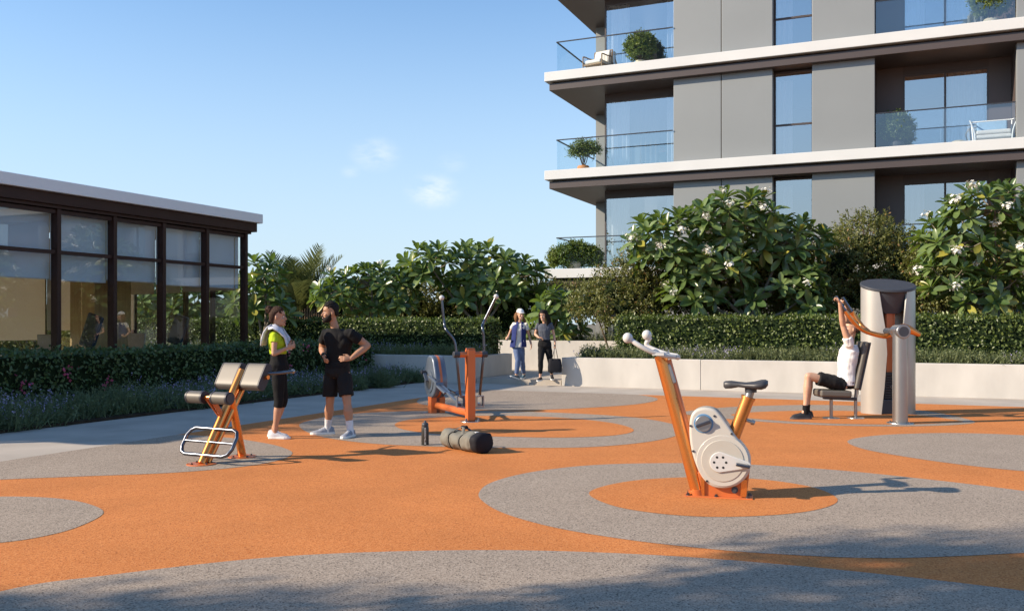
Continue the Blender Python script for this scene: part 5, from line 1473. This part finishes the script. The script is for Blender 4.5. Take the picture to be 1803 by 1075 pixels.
def shoe(t, a, toe, m, sole, pitch=0.0, gz=0.0, k=1.0):
    toe = V((toe[0], toe[1], 0)).normalized(); sd = toe.cross(UP); o = V((a[0], a[1], gz))
    fwd = toe * math.cos(pitch) + UP * math.sin(-pitch); upv = sd.cross(fwd) if sd.cross(fwd).z > 0 else -sd.cross(fwd)
    if pitch > 0: o = o + UP * (.20 * math.sin(pitch)) 
    if pitch < 0: o = o + UP * (.07 * math.sin(-pitch))
    st = [(-.085, .022, .055), (-.072, .034, .092), (-.035, .040, .105), (.015, .041, .102), (.055, .043, .090), (.10, .047, .068), (.145, .049, .056), (.18, .043, .048), (.200, .030, .040), (.210, .014, .032)]
    rings = []
    for f, w, h in st:
        rings.append([o + fwd * f * k + sd * (w * k * math.cos(q)) + upv * ((.020 + (h - .020) * max(0, math.sin(q)) ** .8 if math.sin(q) >= 0 else .020) * k) for q in [2 * math.pi * j / 16 for j in range(16)]])
    sh = MB().rings(rings).build('shoe', m, t, smooth=60)
    sl = []
    for f, w in [(-.09, .020), (-.075, .036), (-.03, .043), (.03, .043), (.09, .049), (.145, .053), (.185, .045), (.208, .030), (.220, .012)]: sl.append((f, w))
    pr = [(f * k, w * k) for f, w in sl] + [(f * k, -w * k) for f, w in reversed(sl)]
    MB().prism(pr, o + upv * .001, fwd, sd, upv, .030 * k).build('sole', sole, sh, bevel=.005)
    lc = MB()
    for i in range(4):
        f = (.035 + .022 * i) * k; h = (.100 - .0105 * i) * k
        lc.tube([o + fwd * f - sd * .022 * k + upv * (h - .012), o + fwd * f + upv * (h + .002), o + fwd * f + sd * .022 * k + upv * (h - .012)], .0032, 6)
    lc.build('laces', 'sole_white' if m != 'shoe_black' else 'sole_dark', sh)

def person(root, J, label, o):
    """J: joints in local metres; o: options"""
    t = thing('person', root, label, 'person')
    k = o.get('k', 1.0); fem = o.get('fem', False); mus = o.get('mus', 1.0)
    Pp, Pc, Pn = J['pelvis'], J['chest'], J['neck']
    fp, fc = V((*o['face_p'], 0)).normalized(), V((*o['face_c'], 0)).normalized()
    sp, sc = fp.cross(UP), fc.cross(UP)
    sdown = (Pc - Pp).normalized(); lean = sdown
    if o.get('sit'): sdown = (sdown + UP * .4).normalized()
    def lev(i):      # (centre, mix)
        return i
    pel = [(-.095, .10, .085), (-.04, .158, .112), (.03, .162, .112)]
    if fem: pel = [(-.095, .10, .085), (-.04, .158, .115), (.03, .155, .108)]
    up_ = [(.33, .137, .098), (.55, .138, .098), (.78, .150, .108), (1.0, .166, .116)]
    if fem: up_ = [(.33, .122, .088), (.55, .112, .084), (.78, .124, .096), (1.0, .138, .112)]
    sh = [(.40, .172, .110), (.62, .148, .088), (.82, .100, .070), (1.0, .060, .056)]
    if fem: sh = [(.40, .142, .098), (.62, .135, .080), (.82, .080, .058), (1.0, .047, .047)]
    def rings(grow=0.0, lo=-1, hi=9, gd=None):
        out = []; gd = grow if gd is None else gd
        for z, w, d in pel: out.append((Pp + sdown * z * k, sp, fp, w * k + grow, d * k + gd))
        for f, w, d in up_:
            s = sp.lerp(sc, f).normalized(); q = fp.lerp(fc, f).normalized(); out.append((Pp.lerp(Pc, f), s, q, (w * (1 + (mus - 1) * .5)) * k + grow, d * k + gd))
        for f, w, d in sh: out.append((Pc.lerp(Pn, f), sc, fc, (w * (1 + (mus - 1) * .4)) * k + grow, d * k + gd))
        return out[lo if lo > 0 else 0:hi]
    hc = J['head']; H = hmap(hc, o['look'], o.get('head_up', (0, 0, 1)), k * 1.06)
    b = MB()
    torso(b, rings())
    nr = (.052 if not fem else .043) * k
    limb(b, [Pn - (Pn - Pc).normalized() * .03, Pn.lerp(hc, .35), H(0, -.02, -.06)], [nr * 1.1, nr, nr * .98])
    head(b, H, fem)
    ar = (1.0 if not fem else .80) * mus * k; lr = (1.0 if not fem else .95) * k
    for sd_ in ('L', 'R'):
        S, E, W = J['sh' + sd_], J['el' + sd_], J['wr' + sd_]
        b.ball(S, (.050 * ar, .050 * ar, .048 * ar), 14, 9)
        limb(b, [S, S.lerp(E, .35), S.lerp(E, .75), E], [.050 * ar, .050 * ar, .044 * ar, .039 * ar])
        limb(b, [E, E.lerp(W, .28), E.lerp(W, .7), W], [.039 * ar, .043 * ar, .033 * ar, .027 * k * (.9 if fem else 1)])
        hd = o['hand' + sd_]; hand(b, W, hd[0], hd[1], hd[2], hd[3], k * (.90 if fem else 1.0))
        Hp, K, A = J['hip' + sd_], J['kn' + sd_], J['an' + sd_]
        limb(b, [Hp, Hp.lerp(K, .3), Hp.lerp(K, .75), K], [.088 * lr, .083 * lr, .063 * lr, .056 * lr])
        limb(b, [K, K.lerp(A, .12), K.lerp(A, .33), K.lerp(A, .7), A], [.055 * lr, .052 * lr, .056 * lr * mus, .041 * lr, .035 * lr])
        limb(b, [A, A - UP * .05 * k + V((*o['toe' + sd_], 0)).normalized() * .03], [.034 * lr, .03 * lr])
    link('body', fuse(b, .0068, 4), o['skin'], t)
    face(t, H, o['hair'], o.get('smile', True))
    # ---- clothes
    if 'shirt' in o:
        c = MB(); g = o.get('shirt_g', .010); lo = o.get('shirt_lo', 2); torso(c, rings(g, lo, 10, g + .004))
        fr = o.get('sleeve', .45)
        for sd_ in ('L', 'R'):
            S, E = J['sh' + sd_], J['el' + sd_]
            if fr > 0:
                limb(c, [S + (Pc.lerp(Pn, .5) - S) * .25, S, S.lerp(E, fr * .6)], [.062 * ar, .0655 * ar, .064 * ar])
                c.tube([S.lerp(E, fr * .5), S.lerp(E, fr)], [.065 * ar, .064 * ar + .004], 16)
            else:
                c.ball(S.lerp(Pn, .12), (.060 * ar, .062 * ar, .058 * ar), 12, 8)
        for e in o.get('shirt_extra', []): e(c)
        me = fuse(c, .0085, 4); wrinkle(me, .011, 11, o.get('seed', 1)); link('shirt', me, o['shirt'], t)
    lw = o['legs_g']; hem = o['hem']
    c = MB(); torso(c, rings(.012, 0, o.get('waist', 5)))
    for sd_ in ('L', 'R'):
        Hp, K, A = J['hip' + sd_], J['kn' + sd_], J['an' + sd_]
        def at(f): return Hp.lerp(K, f) if f <= 1 else K.lerp(A, f - 1)
        fs = [f for f in (0, .3, .6, .85, 1.0, 1.15, 1.35, 1.6, 1.85) if f < hem - .04] + [hem]
        rd = [float(np.interp(f, [0, .3, .75, 1, 1.33, 1.7, 2], [.090, .086, .066, .058, .058, .044, .037])) * lr + (lw if f > .1 else lw * .5) for f in fs]
        if o.get('loose'): rd = [max(r, .090 * lr + .012 * f / hem) for r, f in zip(rd, fs)]
        pts = [at(f) for f in fs]
        c.tube([pts[0] - (pts[1] - pts[0]) * .1] + pts, [rd[0] * .8] + rd, 18)
    me = fuse(c, .0085, 3); wrinkle(me, .005 if not o.get('loose') else .010, 12, 5); link(o.get('legs_name', 'trousers'), me, o['legs'], t)
    for sd_ in ('L', 'R'):
        A, K = J['an' + sd_], J['kn' + sd_]
        if 'sock' in o:
            q = MB(); q.tube([A - UP * .075, A, A.lerp(K, .12), A.lerp(K, o.get('sock_h', .36))], [.046 * lr, .043 * lr, .044 * lr, .052 * lr], 16); q.build('sock', o['sock'], t, smooth=60)
        shoe(t, A, o['toe' + sd_], o['shoe'], o['sole'], o.get('pitch' + sd_, 0.0), o.get('gz', 0.0), k * (1.06 if not fem else .98))
    return t, H
def wrinkle(me, amp, freq, seed):
    n = len(me.vertices); co = np.empty(n * 3, np.float32); me.vertices.foreach_get('co', co); no = np.empty(n * 3, np.float32); me.vertices.foreach_get('normal', no)
    co = co.reshape(-1, 3); no = no.reshape(-1, 3)
    w = np.array([noise.noise(V((p[0] * freq, p[1] * freq, p[2] * freq * .6 + seed * 7.3))) for p in co.tolist()], np.float32)
    w = np.abs(w) * 1.6 - .4
    co += no * (w * amp)[:, None]; me.vertices.foreach_set('co', co.ravel()); me.update()
def joints(F, d): return {k: F(*v) for k, v in d.items()}

def strands(H, n, y0, y1, xw, m, t, lift=.004, r=.0055, sweep=0.0, seed=1, name='hair_strands'):
    """locks combed back over the scalp"""
    q = random.Random(seed); mb = MB()
    def sc(x, y): return math.sqrt(max(0.0, 1 - (x / .081) ** 2 - ((y + .006) / .113) ** 2)) * .119 + .010
    for i in range(n):
        x0 = (i / (n - 1) - .5) * 2 * xw + q.uniform(-.006, .006); lim = .113 * math.sqrt(max(.02, 1 - (x0 / .081) ** 2)) - .012
        ya = min(y0 + q.uniform(-.012, .008), lim); yb = max(y1 + q.uniform(-.02, .01), -lim * 1.0) if sweep < .5 else y1
        pts = []
        for k in range(7):
            f = k / 6; y = ya + (yb - ya) * f; x = x0 * (1 - sweep * f ** 2)
            pts.append(H(x + q.uniform(-.002, .002), y, sc(x, y) + lift * (math.sin(math.pi * (f * .8 + .15)) + .4)))
        mb.tube(pts, [r * .5, r, r * 1.1, r * 1.1, r, r * .8, r * .3], 6)
    mb.build(name, m, t, smooth=180)['kind'] = 'stuff'

# ---------------------------------------------------------------- bearded man in black, hands on hips
B = GP(597, 768); F = Frame(B)
J = joints(F, dict(pelvis=(594, 652, .08), chest=(597, 604, .06), neck=(589, 573, .05), head=(582, 550, .02),
    shR=(574, 588, .12), elR=(567, 613, .30), wrR=(571, 628, .06), shL=(618.5, 588, -.02), elL=(647, 608, .06), wrL=(618, 631, -.12),
    hipR=(583, 660, .12), knR=(581, 707, .12), anR=(577, 753, .25), hipL=(606, 660, .05), knL=(611, 706, -.03), anL=(617, 759, -.06)))
t, H = person(B, J, 'bearded man in black T-shirt and shorts with hands on hips', dict(
    k=1.0, mus=1.18, face_p=(-.35, -.94), face_c=(-.38, -.92), look=(-.93, -.36, -.04), skin='skin_tan', hair='hair_black',
    handR=((.25, -.85, -.42), (.75, .2, .1), 1, .35), handL=((-.92, -.30, .0), (.15, .9, -.2), -1, .22),
    toeR=(-.95, -.30), toeL=(-.30, -.95), shirt='cloth_black', sleeve=.52, shirt_lo=2, legs='cloth_short', legs_name='shorts', legs_g=.020, loose=True, hem=.80,
    sock='cloth_sock', sock_h=.36, shoe='shoe_grey', sole='sole_white', waist=4))
MB().rings([hring(H, z, w, f, b) for z, w, f, b in [(-.045, .068, -.045, -.088), (-.01, .072, -.022, -.099), (.02, .0745, -.002, -.104), (.045, .0765, .030, -.106), (.066, .0765, .062, -.107), (.082, .071, .072, -.104), (.105, .060, .070, -.088), (.124, .038, .048, -.055), (.130, .014, .02, -.02)]]).build('hair', 'hair_black', t, smooth=180)
MB().rings([hring(H, z, w, f, b) for z, w, f, b in [(-.128, .016, .086, .045), (-.120, .036, .096, .022), (-.100, .055, .1005, -.006), (-.078, .062, .0995, -.025), (-.052, .066, .080, -.020), (-.025, .070, .040, -.018), (.005, .072, .015, -.016)]]).build('beard', 'hair_black', t, smooth=180)
MB().tube([H(-.034, .090, -.066), H(-.018, .101, -.050), H(0, .104, -.046), H(.018, .101, -.050), H(.034, .090, -.066)], [.005, .006, .006, .006, .005], 8).build('moustache', 'hair_black', t, smooth=180)
strands(H, 30, .060, -.07, .066, 'hair_black', t, lift=.010, r=.0065, seed=3)
w = J['wrR']; e = J['elR']; MB().cyl(w.lerp(e, .05), w.lerp(e, .18), .036, 16).build('wristband', 'cloth_black', t, smooth=60)

# ---------------------------------------------------------------- woman in a lime top with a towel
B = GP(491, 771); F = Frame(B)
J = joints(F, dict(pelvis=(491, 646, .0), chest=(490, 604, .0), neck=(487, 579, .0), head=(489, 557.5, .0),
    shR=(484, 591, -.14), elR=(482, 623, -.19), wrR=(506, 612, -.10), shL=(491, 589, .14), elL=(495, 621, .17), wrL=(508, 607, .06),
    hipR=(490, 653, -.075), knR=(491, 706, -.08), anR=(484, 759, -.06), hipL=(492, 653, .08), knL=(499, 704, .09), anL=(482, 755, .14)))
t, H = person(B, J, 'woman in a lime green top and black leggings with a towel round her neck', dict(
    k=.96, fem=True, face_p=(.97, -.10), face_c=(.95, -.16), look=(.98, .06, -.02), skin='skin_warm', hair='hair_brown', smile=False,
    handR=((.93, .25, .28), (-.2, .9, .1), 1, .55), handL=((.93, -.25, .2), (-.2, -.9, .1), -1, .6),
    toeR=(.98, -.10), toeL=(.95, -.2), shirt='cloth_lime', sleeve=.36, shirt_lo=4, shirt_g=.010, legs='cloth_black', legs_name='leggings', legs_g=.008, hem=1.20, waist=5,
    shoe='shoe_white', sole='sole_white'))
MB().rings([hring(H, z, w, f, b) for z, w, f, b in [(-.080, .042, -.055, -.086), (-.045, .064, -.030, -.104), (-.005, .0715, -.008, -.110), (.03, .075, .018, -.112), (.055, .0755, .046, -.112), (.078, .070, .070, -.107), (.100, .058, .068, -.092), (.119, .038, .046, -.06), (.127, .012, .01, -.02)]]).build('hair', 'hair_brown', t, smooth=180)
strands(H, 30, .066, -.095, .072, 'hair_brown', t, lift=.004, r=.0055, sweep=.8, seed=5)
bn = MB(); bn.ball(H(0, -.105, .088), (.055, .055, .052), 16, 12)
for i in range(26):
    d = V(rng.normal(size=3)).normalized(); c = H(0, -.105, .088) + d * .048; q = d.orthogonal().normalized()
    bn.tube([c - q * .02, c + d * .012, c + q * .02], [.004, .007, .004], 6)
bn.build('hair_bun', 'hair_brown', t, smooth=180)
# towel draped over both shoulders
tw = thing('towel', B, 'pale lilac towel draped over the shoulders of the woman in lime', 'towel')
def towel_strip(ctr, widths, nrm, name):
    nC = 6; vs = []; fs = []; m = len(ctr)
    for off in (0.0, .012):
        for i in range(m):
            for j in range(nC + 1):
                q = (j / nC - .5) * widths[i]; p = ctr[i][0] + ctr[i][1] * q + ctr[i][2] * (off + .010 * math.sin(j * 2.1 + i * .7))
                vs.append(p)
    h = m * (nC + 1)
    for i in range(m - 1):
        for j in range(nC):
            q = i * (nC + 1) + j; fs += [(q, q + 1, q + nC + 2, q + nC + 1), (h + q, h + q + nC + 1, h + q + nC + 2, h + q + 1)]
    for i in range(m - 1):
        for j in (0, nC):
            q = i * (nC + 1) + j; fs.append((q, q + nC + 1, h + q + nC + 1, h + q))
    for j in range(nC):
        for i in (0, m - 1):
            q = i * (nC + 1) + j; fs.append((q, h + q, h + q + 1, q + 1))
    MB().add(vs, fs).build(name, 'towel', tw, smooth=180)
nk = J['neck']; X1, Y1 = V((1, 0, 0)), V((0, 1, 0))
for s in (-1, 1):
    yb = s * .095
    front = [nk + V((-.075, yb * .9, .015)), nk + V((-.01, yb * 1.05, .025)), nk + V((.07, yb, -.03)), nk + V((.125, yb * .85, -.11)), nk + V((.150, yb * .75, -.20)), nk + V((.158, yb * .7, -.275))]
    dirs = []
    for i, p in enumerate(front):
        tg = (front[min(i + 1, 5)] - front[max(i - 1, 0)]).normalized(); wd = (Y1 * s + V((0, 0, -.45 if i < 3 else -.1))).normalized(); dirs.append((p, wd, tg.cross(wd).normalized() * (-1 if tg.cross(wd).dot(V((.3, 0, 1))) < 0 else 1)))
    towel_strip(dirs, [.12, .13, .12, .11, .10, .10], None, 'front_end')
back = []
for i, (dx, dz) in enumerate([(-.045, .055), (-.085, .020), (-.125, -.05), (-.150, -.13), (-.165, -.215)]):
    back.append((nk + V((dx, 0, dz)), Y1, V((-1, 0, .4)).normalized()))
towel_strip(back, [.18, .22, .25, .26, .26], None, 'back_fold')

# ---------------------------------------------------------------- two women walking down the path
B = wp(914, 668, FOC * 1.38 / 100.0); F = Frame(B)
J = joints(F, dict(pelvis=(912.5, 608, .0), chest=(914, 581, -.01), neck=(915.5, 565.5, -.01), head=(916, 553, -.03),
    shR=(904.5, 570, .05), elR=(897, 588, .12), wrR=(893, 598, -.05), shL=(926.5, 570.5, -.05), elL=(931.5, 591, .02), wrL=(935.5, 607, -.08),
    hipR=(909.5, 611, .03), knR=(912, 635, -.10), anR=(909, 660.5, -.08), hipL=(917, 611, -.02), knL=(919.5, 637, .10), anL=(922.5, 658.5, .35)))
t, H = person(B, J, 'woman in white cap and blue vest walking in jeans', dict(
    k=.98, fem=True, face_p=(-.18, -.98), face_c=(-.12, -.99), look=(.42, -.9, -.08), skin='skin_fair', hair='hair_light',
    handR=((-.3, -.6, .3), (.9, -.2, .1), 1, .6), handL=((0, -.3, -.95), (-.9, 0, 0), -1, .35), toeR=(-.75, -.66), toeL=(-.3, -.95), pitchR=-.30, pitchL=.12,
    shirt='cloth_cream', sleeve=.48, shirt_lo=1, shirt_g=.020, legs='cloth_denim', legs_name='jeans', legs_g=.012, hem=1.88, waist=4, shoe='shoe_teal', sole='sole_white'))
cp = MB(); cp.rings([hring(H, z, w, f, b) for z, w, f, b in [(.035, .079, .098, -.106), (.06, .080, .097, -.108), (.09, .075, .085, -.100), (.115, .058, .062, -.078), (.130, .030, .03, -.04), (.134, .01, .0, -.01)]])
ca = cp.build('cap', 'cap_white', t, smooth=180)
MB().rings([[H(.066 * math.cos(a), y0 + dy * math.sin(a), z) for a in [math.pi * j / 12 for j in range(13)]] for y0, dy, z in ((.06, .105, .034), (.06, .108, .044))]).build('brim', 'cap_white', ca, smooth=60)
hr = MB()
for s in (-1, 1):
    for i in range(4):
        hr.tube(spline([H(s * (.068), -.03 - .015 * i, .03), H(s * (.082 + .006 * i), -.02 - .02 * i, -.06), H(s * (.088 + .012 * i) - .03, -.03, -.16), H(s * (.07 + .01 * i) - .05, -.04, -.27)], 4), [.020, .022, .024, .025, .025, .025, .024, .023, .021, .018, .014, .010, .005], 8)
hr.rings([hring(H, z, w, f, b) for z, w, f, b in [(-.16, .05, -.06, -.11), (-.08, .072, -.04, -.115), (0, .078, -.03, -.112), (.045, .078, .02, -.108)]])
hr.build('hair', 'hair_light', t, smooth=180)
# open vest
vs_ = MB(); Pc, Pn, Pp = J['chest'], J['neck'], J['pelvis']
for s in (-1, 1):
    rows = []
    for f, w, dp, x_in in [(-.10, .205, .158, .085), (.1, .200, .155, .08), (.35, .182, .148, .075), (.65, .172, .148, .07), (1.0, .176, .150, .062), (1.45, .166, .128, .050), (1.75, .125, .098, .045), (1.95, .082, .082, .04)]:
        c = Pp.lerp(Pc, f) if f <= 1 else Pc.lerp(Pn, f - 1); row = []
        a0 = math.acos(x_in / w)
        for j in range(15):
            a = -a0 + (a0 + math.pi / 2) * j / 14
            row.append(c + V((s * w * math.cos(a), dp * math.sin(a), 0)))
        rows.append(row)
    n1 = 15; v0 = [p for r in rows for p in r]; cen = [Pp.lerp(Pc, .5)] ; v1 = [p + (V((p.x - Pc.x, p.y - Pc.y, 0)).normalized()) * -.016 for p in v0]; h_ = len(v0); fs = []
    for i in range(len(rows) - 1):
        for j in range(14):
            q = i * n1 + j; fs += [(q, q + 1, q + n1 + 1, q + n1), (h_ + q, h_ + q + n1, h_ + q + n1 + 1, h_ + q + 1)]
        fs += [(i * n1, i * n1 + n1, h_ + i * n1 + n1, h_ + i * n1)]
    for j in range(14):
        fs.append((j, h_ + j, h_ + j + 1, j + 1)); q = (len(rows) - 1) * n1 + j; fs.append((q, q + 1, h_ + q + 1, h_ + q))
    vs_.add(v0 + v1, fs)
    vs_.tube([r[0] for r in rows], .010, 8)
vs_.build('vest', 'cloth_navy', t, smooth=60)
MB().tube([V((.118, -.115, 0)) + Pp.lerp(Pc, .35), V((.145, -.085, 0)) + Pp.lerp(Pc, .02)], .006, 6).build('zip', 'cloth_white', t)

B2 = wp(960, 670, FOC * 1.38 / 102.0); F = Frame(B2)
J = joints(F, dict(pelvis=(959, 606, .0), chest=(958.5, 582, -.01), neck=(958.5, 567, -.02), head=(956.5, 554.5, -.06),
    shR=(947, 571, .0), elR=(942.5, 588.5, .02), wrR=(949, 594, -.15), shL=(970.5, 570.5, .0), elL=(975.5, 589.5, .03), wrL=(977.5, 606, -.06),
    hipR=(954, 610, .0), knR=(952, 635, -.12), anR=(951.5, 661, -.06), hipL=(964.5, 610, .0), knL=(969, 637, -.02), anL=(971.5, 658.5, .35)))
t, H = person(B2, J, 'dark-haired woman in grey top and black leggings looking down while walking', dict(
    k=.98, fem=True, face_p=(-.10, -.99), face_c=(-.10, -.99), look=(-.35, -.85, -.30), skin='skin_fair', hair='hair_black',
    handR=((.85, -.2, -.1), (0, -.1, -1), 1, .6), handL=((.05, -.15, -1), (-.95, -.1, 0), -1, 1.0), toeR=(-.35, -.94), toeL=(.05, -1), pitchL=.25,
    shirt='cloth_slate', sleeve=.50, shirt_lo=3, shirt_g=.015, legs='cloth_black', legs_name='leggings', legs_g=.010, hem=1.84, waist=5, shoe='shoe_black', sole='sole_white'))
HANDB = J['wrL']
hr = MB(); hr.rings([hring(H, z, w, f, b) for z, w, f, b in [(-.10, .085, -.030, -.115), (-.05, .086, -.028, -.118), (.0, .084, -.015, -.116), (.03, .082, .02, -.114), (.055, .080, .075, -.112), (.082, .072, .086, -.105), (.105, .055, .072, -.085), (.122, .03, .044, -.05), (.127, .01, .0, -.02)]])
for s in (-1, 1):
    for i in range(6):
        hr.tube(spline([H(s * (.03 + .006 * i), .04 - .02 * i, .105), H(s * .080, .035 - .02 * i, .03), H(s * (.088 + .003 * i), .035 - .022 * i, -.06), H(s * (.095 + .006 * i), .06 - .03 * i, -.17), H(s * (.080 + .008 * i), .10 - .035 * i, -.27)], 4), [.012, .014, .016, .018, .020, .022, .023, .024, .024, .024, .024, .023, .022, .021, .018, .013, .006], 8)
hr.build('hair', 'hair_black', t, smooth=180)
# black tote bag in her hand
tb = thing('tote_bag', B2, 'black tote bag carried by the dark-haired walking woman', 'bag')
F = Frame(B2); c = F(977, 644, -.12); w2, dp = .165, .08; zb, zt = F(977, 655, -.12).z, F(977, 631, -.12).z
rows = []
for f, w, d in [(0, .93, .9), (.06, 1.0, 1.0), (.35, 1.03, 1.0), (.7, .97, .85), (.95, .86, .6), (1.0, .80, .45)]:
    rows.append([V((c.x + w2 * w * math.copysign(abs(math.cos(a)) ** .45, math.cos(a)), c.y + dp * d * math.copysign(abs(math.sin(a)) ** .6, math.sin(a)), zb + (zt - zb) * f)) for a in [2 * math.pi * q / 28 for q in range(28)]])
MB().rings(rows).build('body', 'canvas_black', tb, bevel=.008, smooth=60)
hz_ = HANDB - V((0, .02, .085))
for s in (-1, 1):
    MB().tube(spline([V((c.x - .09, c.y + s * .045, zt - .06)), V((c.x - .055, c.y + s * .04, zt + .05)), hz_ + V((-.012, s * .012, -.005)), hz_ + V((.012, s * .012, -.005)), V((c.x + .06, c.y + s * .04, zt + .05)), V((c.x + .09, c.y + s * .045, zt - .06))], 5), [(.006, .013)] * 26, 8).build('handle', 'canvas_black', tb, smooth=60)

# ---------------------------------------------------------------- man seated at the pull-down machine
F = SEAT_F; B = SEAT_B
g1, g2 = GRIP1 - B, GRIP2 - B
J = joints(F, dict(pelvis=(1489, 673, .0), chest=(1493, 630, .0), neck=(1498, 601, .0), head=(1499, 578.5, .0),
    shR=(1496, 604, .19), elR=(1491, 572, .24), shL=(1495, 605, -.19), elL=(1484.5, 573, -.24),
    hipR=(1484, 676, .09), knR=(1426, 661, .15), anR=(1421, 719, .12), hipL=(1484, 677, -.09), knL=(1423, 662, -.14), anL=(1418, 720, -.14)))
J['wrL'] = g1 + V((.045, -.02, -.075)); J['wrR'] = g2 + V((.045, .02, -.075))
t, H = person(B, J, 'man in white T-shirt and black shorts seated with arms raised to the lever', dict(
    k=1.03, mus=1.05, sit=True, face_p=(-1, 0), face_c=(-1, 0), look=(-.97, 0, .10), skin='skin_fair', hair='hair_brown', smile=False,
    handL=((-.45, .1, .88), (-.85, .15, -.45), 1, .95), handR=((-.45, -.1, .88), (-.85, -.15, -.45), -1, .95), toeL=(-1, -.05), toeR=(-1, .05),
    shirt='cloth_white', sleeve=.34, shirt_lo=1, shirt_g=.020, legs='cloth_short', legs_name='shorts', legs_g=.022, loose=True, hem=.72, waist=4,
    sock='cloth_black', sock_h=.12, shoe='shoe_black', sole='sole_dark'))
MB().rings([hring(H, z, w, f, b) for z, w, f, b in [(-.05, .068, -.045, -.088), (-.01, .074, -.03, -.100), (.02, .076, -.012, -.106), (.05, .078, .040, -.108), (.068, .077, .086, -.106), (.088, .070, .088, -.100), (.108, .055, .072, -.082), (.122, .030, .045, -.05), (.126, .01, .01, -.02)]]).build('hair', 'hair_brown', t, smooth=180)
# ================================================================== trees left of the picture that shade the plaza
def shade_tree(loc, lobes, label, sp=.30, ls=.16):
    return shrub('shade_tree', loc, [(tuple(V(loc) + V(c)), r) for c, r in lobes], label, 'tree', 'shrub_leaf', ls=ls, spacing=sp, n_leaf=16, shoot=.45, group='shade trees beside the pavilion', core=False)
shade_tree((-16.5, 11.2, 0), [((0, 0, 6.6), (1.6, 1.5, 1.1)), ((.5, 1.9, 6.9), (1.6, 1.4, 1.3)), ((-.3, 3.4, 6.5), (1.5, 1.2, 1.0))], 'unseen tall tree added behind the pavilion to shade the bearded man')  # unseen crown, added to keep the sun off the standing man
shade_tree((-7.6, 2.6, 0), [((.1, .05, 5.5), (1.35, .72, .8)), ((.9, -.35, 5.3), (1.2, .55, .65)), ((-.1, 1.12, 5.5), (.85, .20, .35)), ((1.5, .55, 5.2), (.7, .16, .3)), ((.2, .42, 4.1), (.55, .18, .35))],
           'spreading shade tree beyond the left edge near the viewer', sp=.15, ls=.13)
shade_tree((-12.6, 2.2, 0), [((0, 0, 5.6), (1.1, .26, .42)), ((1.3, -.15, 5.4), (.8, .22, .4))], 'slim shade tree beyond the left edge near the viewer', sp=.15, ls=.13)
palm((-5.0, 1.2, 0), 5.2, 22, 1.9, 'tall palm beyond the left edge near the viewer', elev=(-15, 75), leaf_w=.06)
